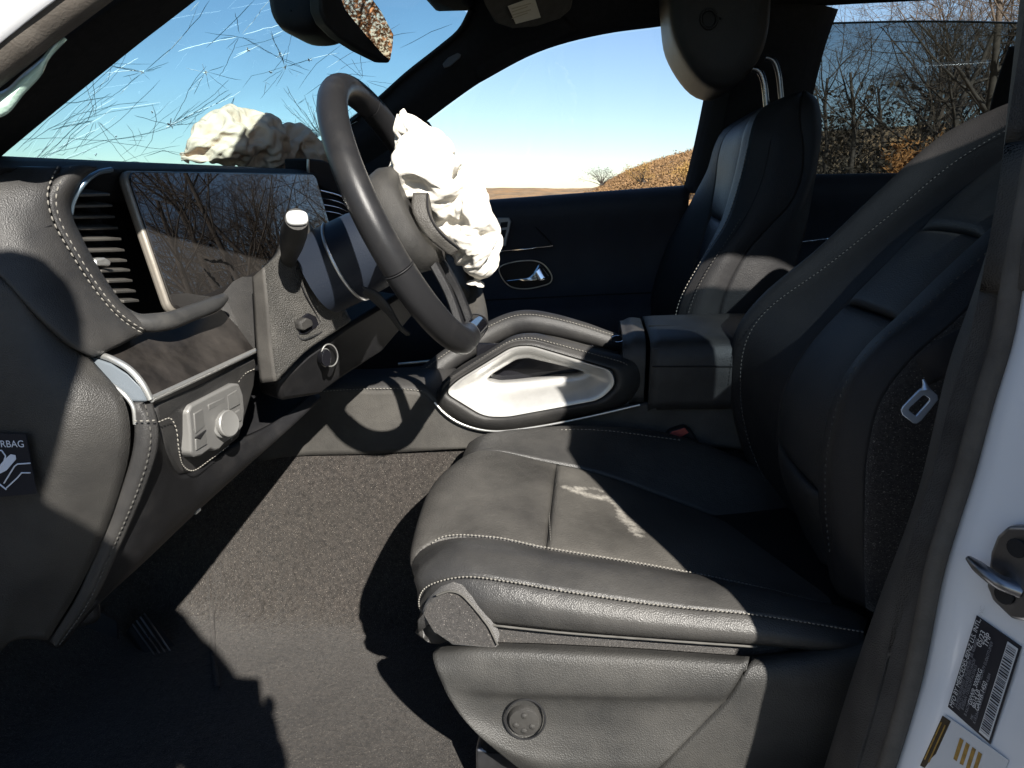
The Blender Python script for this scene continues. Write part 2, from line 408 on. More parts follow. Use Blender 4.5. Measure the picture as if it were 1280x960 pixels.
# the wood goes on behind the car (seen only in reflections): one mass of trunks
def tree_mass(spots):
    vv = []; ff = []; k = 0
    for x, y, kd, s, a, crown in spots:
        ca, sa = math.cos(a) * s, math.sin(a) * s
        for co, fc in TREEGEO[kd][2:4 if crown else 3]:
            vv.append(np.stack([co[:, 0] * ca - co[:, 1] * sa + x, co[:, 0] * sa + co[:, 1] * ca + y, co[:, 2] * s + GZ], 1)); ff.append(fc + k); k += len(co)
    return np.concatenate(vv), np.concatenate(ff)
def woods():
    r = random.Random(3); sp = []
    for i in range(80):
        y = r.uniform(30, 48); cpx = r.uniform(985, 1700); sp.append((px_dir(cpx, y), y, i % 5, r.uniform(.6, .95) * (.55 if cpx < 1070 else 1), r.uniform(0, 6.28), i % 3 != 1))
    o = npmesh('woods', *tree_mass(sp), TWIG, kind='stuff'); o['label'] = 'bare winter wood standing as a mass behind the nearer trees'; o['category'] = 'woods'
woods()
def undergrowth():
    r = random.Random(9); pts = []
    for i in range(70000):
        y = 26 + 22 * r.random(); x = px_dir(r.uniform(975, 1720), y); h = abs(r.gauss(0, 1)) * 2.0 * (1 + .5 * mnoise.noise(Vector((x * .3, y * .3, 0))))
        pts.append((x, y, GZ + min(h, 4.6)))
    o = leaf_mesh(pts, .10, DEAD, 'undergrowth', kind='stuff', r=r); o['label'] = 'tangled dead undergrowth below the bare trees'; o['category'] = 'undergrowth'
    pts = []
    for i in range(42000):
        y = 62 + 110 * r.random() ** 1.5; x = r.uniform(px_dir(730, y), px_dir(900, y)); pts.append((x, y, hill_z(x, y) + abs(r.gauss(0, .28))))
    o = leaf_mesh(pts, .13, TAN, 'hillside_scrub', kind='stuff', r=r); o['label'] = 'tan and orange scrub covering the bank beyond the passenger window'; o['category'] = 'scrub'
undergrowth()
def rear_wood():
    r = random.Random(21); sp = []; pts = []
    for i in range(30):
        x = r.uniform(22, 40); y = r.uniform(-9, 28); sp.append((x, y, i % 5, r.uniform(.55, .9), r.uniform(0, 6.28), i % 3 == 0))
        for k in range(1700): pts.append((x + r.gauss(0, 1.5), y + r.gauss(0, 1.5), GZ + abs(r.gauss(2.6, 2.0))))
    o = npmesh('woods', *tree_mass(sp), TWIG, kind='stuff'); o['label'] = 'trunks of the autumn wood behind the tail of the car'; o['category'] = 'woods'
    o = leaf_mesh(pts, .085, RUST, 'foliage', kind='stuff', r=r); o['label'] = 'rust brown leaves of the wood behind the tail of the car'; o['category'] = 'foliage'
rear_wood()
def shrub(px, Y, h, rad, m, lb, n=1500, base=None):
    x = px_dir(px, Y); z = GZ if base is None else base; t = thing('autumn_shrub', lb, 'shrub', (x, Y, z), 'leafy autumn shrubs'); r = random.Random(int(px * 7)); pts = []
    cl = [(r.gauss(0, .5) * rad, r.gauss(0, .5) * rad, r.uniform(.25, .95) * h) for _ in range(26)]
    for i in range(int(n * 2.4)):
        c = r.choice(cl); pts.append((x + c[0] + r.gauss(0, rad * .16), Y + c[1] + r.gauss(0, rad * .16), z + max(.05, c[2] + r.gauss(0, h * .08))))
    leaf_mesh(pts, .028 * h ** .5 + .018, m, 'crown', t, r=r); mb = MB()
    for c in cl:
        v, f = tubegeo(cr([(x + r.gauss(0, .05), Y + r.gauss(0, .05), z - .05), (x + c[0] * .4, Y + c[1] * .4, z + c[2] * .5), (x + c[0], Y + c[1], z + c[2])], 5), [.03 * h, .02 * h, .013 * h, .008 * h, .004 * h], 4); mb.add(v, f)
    mb.build('stem', BARK, t, 0)
shrub(1128, 24, 2.7, 1.25, RUST, 'rust leaved shrub in the middle of the rear window', 1700)
shrub(1195, 23, 1.9, 1.1, RUST, 'low rust brown shrub right of the larger rust leaved shrub', 900)
shrub(856, 62, 3.0, 1.4, YEL, 'yellow leaved shrub on the bank beside the far seat belt pillar', 1500, base=hill_z(px_dir(856, 62), 62))
shrub(752, 95, 2.0, 2.2, DEAD, 'small grey shrub at the foot of the bank on the horizon', 500, base=hill_z(px_dir(752, 95), 95) + 1.2)
shrub(800, 80, 2.2, 1.6, YEL, 'pale yellow shrub half way up the bank', 700, base=hill_z(px_dir(800, 80), 80))

# ================================================================== CAR BODY
body = thing('car_body', 'white car shell with dark inner trim, cracked windscreen and open driver doorway', 'car', (0.4, 1.39, GZ))
# floor pan with carpet: foot well, tunnel side, toe board
def carpet():
    xs = np.linspace(-1.15, 1.2, 95); ys = np.linspace(.60, 1.36, 60); vs_ = []
    for x in xs:
        for y in ys:
            toe = max(0, (-.80 - x)) * 1.0
            tun = .36 / (1 + math.exp(-(y - 1.225) / .020)) * (1 - .0 * x)
            sill = .09 / (1 + math.exp((y - .68) / .012))
            z = max(toe, 0) + tun + sill + .004 * mnoise.noise(Vector((x * 8, y * 8, 0)))
            vs_.append((x, y, z))
    o = obj('carpet', vs_, orient(vs_, gf(95, 60), (0, 0, 1)), CARPET, body, 60, fixn=False); solid(o, .02)
carpet()
def carpet_z(x, y): return max(0, (-.80 - x)) + .36 / (1 + math.exp(-(y - 1.225) / .020)) + .09 / (1 + math.exp((y - .68) / .012))
def on_carpet(px, py):
    r = ray(px, py); t = .5
    while t < 3: 
        p = CAM + r * t
        if p[2] < carpet_z(p[0], p[1]) + .004: return p
        t += .002
    return p
tube('carpet_fold', [on_carpet(x, y) for x, y in ((262, 715), (264, 750), (266, 790), (268, 830), (272, 860))], .0045, CARPET, body, 8, 20)
box('floor_pan', (-1.2, .56, -.12), (2.3, 2.24, -.05), PLASTIC_D, body)
box('firewall', (-1.28, .62, -.1), (-1.18, 2.18, .78), PLASTIC_D, body)
box('floor_mat', (-1.15, 1.43, -.05), (2.3, 2.14, .0), CARPET, body)
box('door_sill', (-.95, .52, -.14), (.30, .60, .10), WHITE, body, .012)
box('tailgate', (2.25, .62, -.1), (2.33, 2.16, .80), PLASTIC_D, body)
# windscreen: curved pane from the cowl to the roof header
def wind(u, v):       # u across (0 near, 1 far), v up
    Y = .735 + u * 1.32; bow = 4 * u * (1 - u)
    b = V(-.82 - .30 * bow, .70 + u * 1.39, .78); t = V(-.335 - .06 * bow, .80 + u * 1.17, 1.165 + .035 * bow)
    p = b + (t - b) * v; p[2] += .030 * math.sin(math.pi * v); return p
WS = glass('windscreen_glass', (.50, .71, .79), 0.0, (5, .0, .10))
g = [wind(u, v) for u in np.linspace(0, 1.06, 40) for v in np.linspace(0, 1.03, 24)]
ws = obj('windscreen', g, gf(40, 24), WS, body, 60, label='shattered windscreen crazed with long cracks', fixn=False)
CRK_D = mat('crack_edge_dark', (.03, .07, .085), .3)
CRK_L = mat('crack_edge_bright', (.85, .92, .95), .25)
def px_on_wind(px, py):
    # march the view ray to the pane
    best = None; r = ray(px, py)
    def f(t):
        p = CAM + r * t; u = (p[1] - .70 - .0) / 1.39; u = min(max(u, 0), 1)
        for _ in range(3):
            bow = 4 * u * (1 - u); zb = .78; zt = 1.165 + .035 * bow; v = min(max((p[2] - zb) / (zt - zb), -.2), 1.2)
            a = .70 + (.80 - .70) * v; L = 1.39 + (1.17 - 1.39) * v; u = min(max((p[1] - a) / L, 0), 1)
        q = wind(u, v); return p[0] - q[0]
    lo, hi = .3, 3.2; fl = f(lo)
    for t in np.linspace(lo, hi, 60):
        if f(t) * fl < 0: hi = t; break
        lo = t
    for _ in range(24):
        m = (lo + hi) / 2
        if f(m) * fl > 0: lo = m
        else: hi = m
    return CAM + r * lo
def cracks():
    r = random.Random(5); D = MB(); Lm = MB()
    def line(pts, wd, bright):
        q = []
        for a, b in zip(pts[:-1], pts[1:]):
            n = max(2, int(math.hypot(b[0] - a[0], b[1] - a[1]) / 14))
            for i in range(n): q.append((a[0] + (b[0] - a[0]) * i / n + r.gauss(0, .35), a[1] + (b[1] - a[1]) * i / n + r.gauss(0, .35)))
        q.append(pts[-1]); w3 = [px_on_wind(*p) for p in q]
        wd *= .55; v, f = tubegeo(w3, [wd * (1 if 0 < i < len(w3) - 1 else .3) for i in range(len(w3))], 4); (Lm if bright else D).add(v, f)
    L = [  # traced cracks (photo pixels)
        [(20, 190), (60, 150), (110, 112), (150, 75)], [(60, 198), (95, 165), (140, 137), (200, 128)], [(45, 196), (120, 178), (180, 168), (235, 152)],
        [(30, 180), (90, 145), (150, 130), (185, 127)], [(175, 195), (190, 175), (196, 150), (190, 130)], [(168, 190), (178, 172), (172, 160)], [(150, 195), (170, 180), (166, 165), (158, 155)],
        [(210, 160), (250, 126)], [(180, 90), (215, 60), (250, 20), (262, 0)], [(155, 110), (180, 90)], [(235, 112), (258, 90)], [(258, 90), (285, 97), (302, 100)],
        [(258, 60), (300, 20), (318, 0)], [(200, 75), (235, 38), (248, 5)], [(303, 110), (315, 95), (360, 82), (386, 74)], [(386, 74), (405, 70), (425, 66)], [(340, 92), (352, 75), (358, 62)], [(330, 118), (333, 102)],
        [(345, 108), (356, 88)], [(372, 112), (395, 80), (428, 55)], [(285, 135), (293, 122), (288, 140)], [(60, 160), (140, 140), (200, 130)], [(20, 175), (70, 172), (130, 176), (200, 186), (225, 182)],
        [(100, 185), (150, 150), (200, 100)], [(130, 92), (170, 88), (180, 90)], [(110, 118), (135, 100), (140, 80), (190, 80)], [(380, 120), (400, 105), (440, 92), (470, 96)], [(408, 85), (450, 60), (500, 30)],
        [(395, 130), (420, 108), (452, 98)], [(60, 130), (95, 128), (140, 120)], [(80, 190), (88, 170), (110, 150), (118, 130)], [(228, 195), (205, 188), (180, 196)], [(420, 90), (436, 80), (470, 76)], [(255, 40), (290, 45), (320, 50)],
        [(292, 60), (330, 52), (352, 44)], [(430, 60), (470, 48), (520, 40)], [(500, 60), (540, 40), (565, 30)]]
    for l in L: line(l, r.uniform(.0006, .0011), r.random() < .18)
    def web(hx, hy, n, lmin, lmax, rings, a0, a1, prob, wd, sq=.8):
        angs = sorted(r.uniform(a0, a1) for _ in range(n)); Ls = [r.uniform(lmin, lmax) for _ in angs]
        def pt(k, d): a = angs[k] + .035 * math.sin(d * .05 + k * 1.7); return (hx + math.cos(a) * d, hy + math.sin(a) * d * sq)
        for k in range(n):
            ds_ = np.arange(4, Ls[k], 11); pts = [pt(k, d) for d in ds_]
            if len(pts) > 1: line(pts, wd * r.uniform(.7, 1.2), r.random() < .3)
        for d in rings:
            for k in range(n - 1):
                dd = d * r.uniform(.85, 1.15)
                if Ls[k] > dd and Ls[k + 1] > dd and r.random() < prob and angs[k + 1] - angs[k] < .5: line([pt(k, dd), pt(k + 1, dd * r.uniform(.9, 1.1))], wd * .8, r.random() < .4)
    web(402, 172, 60, 25, 105, (9, 16, 24, 33, 43, 55, 70, 88), -3.0, -.1, .55, .0009)
    web(213, 157, 11, 30, 120, (14, 40, 75), -3.1, .2, .35, .0009)
    web(30, 215, 11, 60, 260, (70, 110, 150, 195), -1.0, -.05, .6, .0007, 1.0)
    web(300, 45, 9, 20, 110, (22, 48, 80), -3.1, 3.1, .4, .0008)
    web(120, 150, 9, 20, 100, (22, 48, 80), -3.1, 3.1, .45, .0008)
    web(455, 100, 9, 20, 80, (16, 36), -3.1, 3.1, .4, .0008)
    web(357, 84, 9, 20, 80, (18, 40), -3.1, 3.1, .4, .0008)
    web(178, 90, 8, 20, 80, (20, 45), -3.1, 3.1, .35, .0008)
    web(257, 91, 7, 20, 70, (25,), -3.1, 3.1, .3, .0008)
    for i in range(260):                                    # crushed crumbs by the passenger bag
        a = r.uniform(-3, 0); d = abs(r.gauss(0, 26)) + 4; x = 402 + math.cos(a) * d; y = 172 + math.sin(a) * d * .8; e = r.uniform(0, 6.28)
        line([(x, y), (x + math.cos(e) * 2.2, y + math.sin(e) * 2.2)], .0009, True)
    for i in range(22):
        x = r.uniform(25, 235); y = 198 - abs(r.gauss(0, 26)); 
        if y < 200 - x * .85: continue
        a = r.choice((-.5, -.35, .15, -.8)) + r.gauss(0, .2); d = r.uniform(12, 60)
        line([(x, y), (x + math.cos(a) * d * .5, y + math.sin(a) * d * .5 + r.gauss(0, 2)), (x + math.cos(a) * d, y + math.sin(a) * d)], r.uniform(.0004, .0008), r.random() < .25)
    for x, y, s in ((213, 157, 8), (357, 84, 4), (178, 90, 3), (257, 91, 3), (338, 90, 2), (350, 68, 3), (145, 170, 2), (310, 62, 3), (387, 75, 3), (120, 193, 2), (190, 140, 2)):   # chipped bruises
        for k in range(9):
            a = r.uniform(0, 6.28); d = s * r.uniform(.5, 1.3); line([(x, y), (x + math.cos(a) * d, y + math.sin(a) * d)], .0012 * (1 + s / 8), True)
    for a, b in (((292, 72), (325, 56)), ((238, 14), (249, 2)), ((340, 45), (355, 38)), ((296, 68), (318, 60)), ((345, 72), (362, 66)), ((150, 118), (160, 108))): line([a, b], .0012, True)
    D.build('crack', CRK_D, ws, 0, kind='stuff'); Lm.build('crack_glint', CRK_L, ws, 0, kind='stuff')
cracks()
# roof, header, rails
def roof():
    for nm, dz, m, x0 in (('headliner', 0, FABRIC, -.36), ('roof_panel', .035, WHITE, -.40)):
        xs = np.linspace(x0, 2.3, 40); ys = np.linspace(.78, 2.0, 30); vs_ = []
        for x in xs:
            for y in ys:
                e = (y - 1.39) / .61; vs_.append((x, y, 1.235 + dz + .075 * (1 - e * e) - .05 * max(0, (-.15 - x) / .25) ** 2))
        o = obj(nm, vs_, orient(vs_, gf(40, 30), (0, 0, -1)), m, body, 60, fixn=False); solid(o, .02, -1)
roof()
WTOP = [(500, 178, 2.07), (533, 152, 2.06), (599, 104, 2.035), (660, 71, 2.01), (700, 56, 1.995), (760, 42, 1.985), (820, 34, 1.98), (920, 20, 1.98), (1010, 9, 1.98), (1150, 1, 1.98), (1280, -6, 1.98), (1500, -14, 1.98)]
up = [P(*p) for p in WTOP]
loft('roof_rail', [up[2:], [q + V(0, -.035, .022) for q in up[2:]], [V(q[0], 1.90, 1.262) for q in up[2:]]], 60, 10, FABRIC, body, (0, -1, -.3), .015)
e1 = C([(380, 205, 2.06), (430, 160, 2.03), (474, 126, 2.01), (511, 93, 1.985), (553, 60, 1.955), (578, 38, 1.93), (592, 12, 1.90), (600, -20, 1.88)])
e2 = C([(440, 225, 2.09), (500, 178, 2.075), (533, 152, 2.06), (566, 127, 2.047), (599, 104, 2.035), (640, 80, 2.02), (680, 62, 2.0), (720, 40, 1.95)])
mid = [(a + b) / 2 + V(.012, -.03, .01) for a, b in zip(e1, e2)]
loft('front_pillar_trim', [e1, mid, e2], 40, 14, FABRIC, body, (.2, -1, 0), .02)
ao = slab('airbag_emblem_plate', C([(553, 80, 1.955), (560, 72, 1.955), (572, 66, 1.955), (576, 68, 1.955), (575, 72, 1.955), (562, 83, 1.955), (555, 85, 1.955)]), (0, .006, 0), mat('grey_tab', (.09, .09, .10), .6, bump=(700, .3, 'noise')), body, .001, label='small rounded airbag tab pressed into the far front pillar')
slab('sail_panel', C([(392, 214, 2.075), (440, 196, 2.075), (500, 174, 2.075), (533, 150, 2.07), (556, 185, 2.075), (600, 256, 2.08), (560, 266, 2.08), (392, 275, 2.08)]), (0, .03, 0), FABRIC, body, .004)
tube('windscreen_rubber', [q + V(-.004, -.006, .0) for q in e1[:7]], .006, RUBBER, body, 8, 40)
box('windscreen_header', (-.40, .86, 1.175), (-.30, 1.93, 1.22), FABRIC, body, .015)
# far door pillars behind the front door and the rear door
bp0 = C([(853, 240, 2.06), (862, 205, 2.06), (872, 160, 2.04), (880, 120, 2.02), (892, 60, 2.0), (905, 15, 1.985)])
bp1 = [q + V(.055, -.055, .0) for q in bp0]; bp2 = [q + V(.20, -.05, 0) for q in bp0]; bp3 = [q + V(.26, .0, 0) for q in bp0]
loft('belt_pillar', [bp0, bp1, bp2, bp3], 24, 16, FABRIC, body, (0, -1, 0), .02)
tube('belt_webbing_strip', [q + V(.035, -.058, 0) for q in bp0], .017, WEB, body, 8, 20, flat=.12, up=(.3, 1, 0))
rp = C([(1262, 60, 2.0), (1250, 95, 2.02), (1238, 140, 2.05), (1230, 200, 2.08)])
loft('rear_quarter_pillar', [rp, [q + V(.08, -.02, 0) for q in rp], [q + V(.34, -.02, .02) for q in rp]], 16, 8, FABRIC, body, (0, -1, 0), .02)
# near side: front pillar with rubber seal and painted edge, roof rail, belt pillar
ni = C([(-260, 430, .72), (-120, 300, .73), (0, 197, .745), (60, 147, .75), (120, 98, .755), (180, 50, .76), (245, 0, .765), (330, -70, .775), (450, -165, .785), (570, -250, .79)])
no = C([(-330, 380, .64), (-190, 260, .645), (-60, 160, .65), (0, 112, .66), (50, 72, .665), (105, 32, .675), (160, -5, .685), (240, -70, .70), (350, -170, .72), (470, -270, .735)])
nm_ = [(a + b) / 2 + V(.012, -.014, .0) for a, b in zip(ni, no)]
ptrim = loft('pillar_trim', [ni, nm_, no], 44, 14, mat('pillar_weave', (.014, .0135, .0135), .9, bump=(700, .9, 'wave', .001), var=(120, .3)), body, (.3, -1, .2), .03)
K_ = [wind(0, 0), wind(0, .35), wind(0, .7), wind(0, 1), V(-.24, .79, 1.215), V(-.10, .785, 1.25)]
loft('pillar_core', [ni, K_], 30, 6, FABRIC, body, (0, 0, -1), .012)  # unseen filler added to block sun between the pillar and the roof
box('roof_rail_end', (-.30, .735, 1.215), (-.10, .80, 1.30), FABRIC, body, .01)  # unseen block added ahead of the rail against the same sun
sl_ = C([(-300, 330, .61), (-160, 205, .61), (-40, 110, .612), (20, 62, .615), (60, 30, .62), (100, 0, .625), (180, -62, .64), (300, -170, .665), (420, -270, .69)])
sl_ = [q + V(-.006, 0, .006) for q in sl_]
tube('door_seal', sl_, .0205, SEALTRIM, body, 14, 60)
wl = [q + V(-.034, -.02, .008) for q in sl_]
loft('painted_pillar_edge', [[q + V(-.07, -.02, -.03) for q in wl], wl, [q + V(.030, -.012, .012) for q in wl]], 40, 10, WHITE, body, (0, -1, .3), .03)
box('roof_rail', (-.12, .71, 1.245), (2.3, .80, 1.31), FABRIC, body, .02)
strip_upper = C([(-14, 118, .63), (6, 112, .63), (26, 94, .632), (52, 72, .636), (68, 54, .64), (80, 46, .642)])
strip_lower = C([(-10, 150, .63), (10, 142, .63), (30, 118, .632), (52, 94, .636), (62, 74, .64), (82, 52, .642)])
fm = loft('pale_green_strip', [strip_upper, [(a + b) / 2 + V(.004, -.006, 0) for a, b in zip(strip_upper, strip_lower)], strip_lower], 24, 8, mat('pale_green_gloss', (.52, .72, .62), .12, spec=.8, coat=.5, bump=(60, .4, 'noise', .004)), body, (0, -1, .2), .003, label='pale green glossy strip along the near front pillar')  # thin glossy strip in even pale green along the pillar trim
# belt pillar beside the open doorway
EL_ = [(1290, -120), (1280, -40), (1275, 0), (1261, 123), (1240, 288), (1212, 380), (1186, 454), (1152, 598), (1136, 650), (1096, 757), (1063, 855), (1031, 959), (1000, 1060), (960, 1180)]
ER_ = [(1345, -120), (1330, -20), (1322, 40), (1300, 160), (1272, 300), (1253, 419), (1229, 500), (1205, 590), (1189, 640), (1169, 707), (1142, 841), (1105, 965), (1072, 1060), (1035, 1180)]
a = [P(x, y, .675) for x, y in EL_]; c = [P(x, y, .600) for x, y in ER_]
acore = list(a); b1 = [p * .62 + q * .38 + V(-.010, -.018, 0) for p, q in zip(a, c)]; b2 = [p * .22 + q * .78 + V(-.002, -.017, 0) for p, q in zip(a, c)]
bpt = loft('belt_pillar_trim', [[p + V(.03, .05, 0) for p in a], a, b1, b2, [q + V(0, .006, 0) for q in c]], 60, 22, mat('pillar_trim_plastic', (.032, .029, .027), .55, bump=(700, .5, 'vor'), var=(14, .25), dust=(DUST, 10, .3, .8, .45)), body, (-.4, -1, 0), .02)
tube('door_seal', [q + V(-.003, -.006, 0) for q in c], .0075, SEALTRIM, body, 10, 70)
def J(px, py):       # painted jamb surface: photo pixel -> point
    er = np.interp(py, [p[1] for p in ER_], [p[0] for p in ER_]); d = px - er
    return P(px, py, .600 - .010 * min(1, d / 25.) - .00055 * max(0, d - 10) )
rows = np.linspace(-110, 1170, 60)
jc = []
for d in (2, 8, 18, 32, 55, 90, 140, 200, 260):
    jc.append([J(np.interp(y, [p[1] for p in ER_], [p[0] for p in ER_]) + d, y) for y in rows])
jamb = loft('door_jamb', jc, 60, 30, WHITE, body, (-.8, -1, 0), .02, smooth=70)
jn = V(-.86, -.5, .0); jn /= np.linalg.norm(jn)
slab('rubber_plug', [J(*p) + jn * .004 for p in ((1157, 722), (1161, 706), (1171, 695), (1175, 697), (1166, 720), (1160, 738))], -jn * .012, RUBBER, body, .001)
# striker: steel plate, two screws, bent bolt
st = slab('door_striker', [J(*p) + jn * .008 for p in ((1246, 688), (1254, 668), (1268, 655), (1300, 655), (1330, 700), (1325, 760), (1290, 775), (1272, 771), (1248, 748), (1241, 730))], -jn * .010, STEEL, body, .003)
for q in ((1282, 682), (1266, 740)):
    p = J(*q) + jn * .009; t1 = np.cross(jn, V(0, 0, 1)); t1 /= np.linalg.norm(t1); t2 = np.cross(jn, t1)
    slab('screw', [p + (t1 * math.cos(k * math.pi / 8) + t2 * math.sin(k * math.pi / 8)) * .0072 for k in range(16)], jn * .002, RUBBER, st, .0008)
tube('striker_bolt', [J(1224, 694) + jn * .012, J(1234, 700) + jn * .014, J(1248, 709) + jn * .016, J(1264, 722) + jn * .014, J(1280, 736) + jn * .004], [.0026, .0052, .0060, .0066, .0070], STEEL, st, 14, 30, flat=.8)
# stickers
def flat(name, pts, m, parent, lift=.0015, th=.0006):
    return slab(name, [J(*p) + jn * lift for p in pts], -jn * th, m, parent, 0)
LB = mat('label_black', (.02, .02, .026), .35, rvar=.05); LW = mat('label_white', (.62, .62, .62), .5); LG = mat('label_grey', (.22, .22, .24), .5)
LO = mat('label_ochre', (.34, .20, .045), .5, var=(200, .3))
q0, q1, q2, q3 = V(1222, 769), V(1278, 808), V(1239, 930), V(1186, 883)
vin = flat('certification_label', [q0, q1, q2, q3], LB, body, .0012); vin['label'] = 'black certification sticker with white print and barcode'
Q4 = [J(*q) for q in (q0, q1, q2, q3)]
def L3(u, v, lift): return Q4[0] + (Q4[1] - Q4[0]) * u + (Q4[3] - Q4[0]) * v + (Q4[2] - Q4[1] - Q4[3] + Q4[0]) * u * v + jn * lift
def strip(u0, u1, v0, v1, m, nm='print_line', lift=.0020): return slab(nm, [L3(u0, v0, lift), L3(u1, v0, lift), L3(u1, v1, lift), L3(u0, v1, lift)], -jn * .0004, m, vin, 0)
r_ = random.Random(2)
strip(.74, .965, .03, .97, LW, 'barcode_field')
mb = MB()
v = .05
while v < .94:
    wdt = r_.choice((.004, .007, .012, .016)); pts = [L3(u, vv, .0025) for u, vv in ((.76, v), (.945, v), (.945, v + wdt), (.76, v + wdt))]; k = len(mb.v); mb.add(pts, [(0, 1, 2, 3)]); v += wdt + r_.choice((.006, .01, .015))
mb.build('barcode', LB, vin, 0, kind='stuff')
def text3(txt, o3, du, dv, size, m, parent, name='lettering'):
    cu = bpy.data.curves.new(name, 'FONT'); cu.body = txt; cu.size = 1; to = bpy.data.objects.new(name, cu); COL.objects.link(to)
    bpy.context.view_layer.update(); me = bpy.data.meshes.new_from_object(to); bpy.data.objects.remove(to)
    du = du / np.linalg.norm(du); dv = dv / np.linalg.norm(dv)
    vs_ = [o3 + du * vv.co.x * size + dv * vv.co.y * size for vv in me.vertices]; fs = [tuple(p.vertices) for p in me.polygons]
    return obj(name, vs_, fs, m, parent, 0, fixn=False)
def ltext(txt, u, v, size, m=LW):
    o3 = L3(u, v, .0026); e = L3(u, v - .3, .0026) - o3; up_ = L3(u - .1, v, .0026) - o3
    text3(txt, o3, e, up_, size, m, vin)
ltext('MFD BY MERCEDES-BENZ U.S. INTL, INC.', .13, .96, .0053)
ltext('05/23', .30, .24, .0062); ltext('TMP', .42, .20, .0060)
for k, (u, v0, v1) in enumerate(((.20, .93, .12), (.27, .93, .35), (.34, .9, .40), (.43, .93, .62), (.50, .55, .12), (.57, .93, .85), (.64, .93, .30))): ltext(''.join(r_.choice('ABCDEFHIKLMNORSTUV0123456789 . ') for _ in range(int((v0 - v1) * 46))), u, v0, .0034, LG)
ltext('GVWR 3000KG', .46, .80, .0050); ltext('6614 LB', .54, .80, .0050); ltext('GAWR 1450', .62, .80, .0050)
tp = flat('tyre_pressure_label', [(1183, 893), (1262, 950), (1240, 1010), (1130, 1010)], LW, body, .0010); tp['label'] = 'white tyre sticker with ochre band at the foot of the door jamb'
for nm, pts in (('ochre_band', [(1180, 894), (1190, 901), (1163, 962), (1152, 956)]), ('ochre_field', [(1203, 917), (1234, 940), (1228, 975), (1192, 952)])): 
    o = flat(nm, pts, mat('label_brown', (.045, .03, .015), .45), tp, .0020)
    for k in range(4 if nm == 'ochre_field' else 2):
        A, B, D_ = V(*pts[0]), V(*pts[1]), V(*pts[3]); s0 = (k + .5) / (4 if nm == 'ochre_field' else 2)
        e0 = A + (D_ - A) * .1 + (B - A) * (s0 - .10); e1_ = A + (D_ - A) * .85 + (B - A) * (s0 - .10)
        flat('print_line', [e0, e0 + (B - A) * .14, e1_ + (B - A) * .14, e1_], LO, o, .0027, .0003)
# rest of the near side behind the pillar: rear door with its tinted pane lowered a little
TINT = glass('tinted_glass', (.20, .25, .29), 0.0)
box('rear_door_skin', (.40, .56, -.1), (2.25, .66, .80), WHITE, body, .02)
loft('pillar_core', [[q + V(.030, .050, 0) for q in acore], [q + V(.07, .075, 0) for q in acore], [q + V(.15, .06, 0) for q in acore], [q + V(.15, -.04, 0) for q in acore]], 40, 10, FABRIC, body, (0, 1, 0), .01)
obj('tinted_pane', [V(.42, .665, .80), V(1.65, .665, .80), V(1.65, .755, 1.16), V(.42, .755, 1.16)], [(0, 1, 2, 3)], TINT, body, 0)
box('quarter_panel', (1.60, .60, .78), (2.25, .76, 1.26), FABRIC, body, .02)

# ================================================================== DASHBOARD
dash = thing('dashboard', 'dusty black dashboard with wide display, side air vent and light switch', 'dashboard', (-.7, 1.39, .30))
box('dash_core', (-1.15, .74, .36), (-.64, 2.06, .775), PLASTIC_D, dash, .02)
def ycurve(x, z, y0=.665, y1=2.08): return [V(x, y, z + .012 * (y - .7)) for y in np.linspace(y0, y1, 6)]
loft('top_pad', [ycurve(-.600, .745, .74), ycurve(-.572, .772, .72), ycurve(-.566, .785), ycurve(-.585, .793), ycurve(-.70, .795), ycurve(-.85, .792), ycurve(-1.0, .775), ycurve(-1.16, .70)], 40, 40, mat('soft_dash_top', (.010, .011, .013), .6, bump=(900, .5, 'vor'), speck=((.20, .26, .24), 170, .70), dust=(DUST, 10, .5, .9, .15)), dash, (0, 0, 1), .02)
W0 = C([(-120, 215, .655), (-85, 270, .645), (0, 345, .648), (50, 397, .655), (96, 437, .672), (116, 447, .69)])
W1 = C([(-30, 208, .69), (-12, 250, .672), (25, 305, .672), (68, 360, .682), (115, 408, .70), (146, 434, .72)])
W2 = C([(76, 208, .735), (62, 240, .708), (67, 272, .706), (90, 315, .715), (122, 364, .732), (152, 398, .752), (180, 416, .772)])
W3 = C([(122, 209, .765), (100, 230, .745), (89, 262, .742), (102, 296, .746), (128, 343, .757), (158, 385, .772), (186, 404, .79)])
wing = loft('side_wing', [W0, W1, W2], 50, 26, LEATHER, dash, (.3, -1, .3), .02, puff=.004, pw=6)
lip = loft('vent_surround', [W2, [(p + q) / 2 + V(.004, -.005, .002) for p, q in zip(cr(W2, 9), cr(W3, 9))], W3], 50, 14, LEATHER, dash, (.5, -1, .2), .012, puff=.002)
def between(A, B, t, off=(0, 0, 0)): return [p + (q - p) * t + np.array(off) for p, q in zip(cr(A, 12), cr(B, 12))]
stitch(between(W2, W3, -.05, (.002, -.003, 0)), (.4, -1, .2), THREAD, wing, .0075, .005)
stitch(between(W2, W3, .28, (.003, -.004, 0)), (.4, -1, .2), THREAD, wing, .0075, .005)
tube('seam', [P(64, 281, .700), P(40, 291, .684), P(10, 302, .669)], .0009, RUBBER, wing, 5, 10)
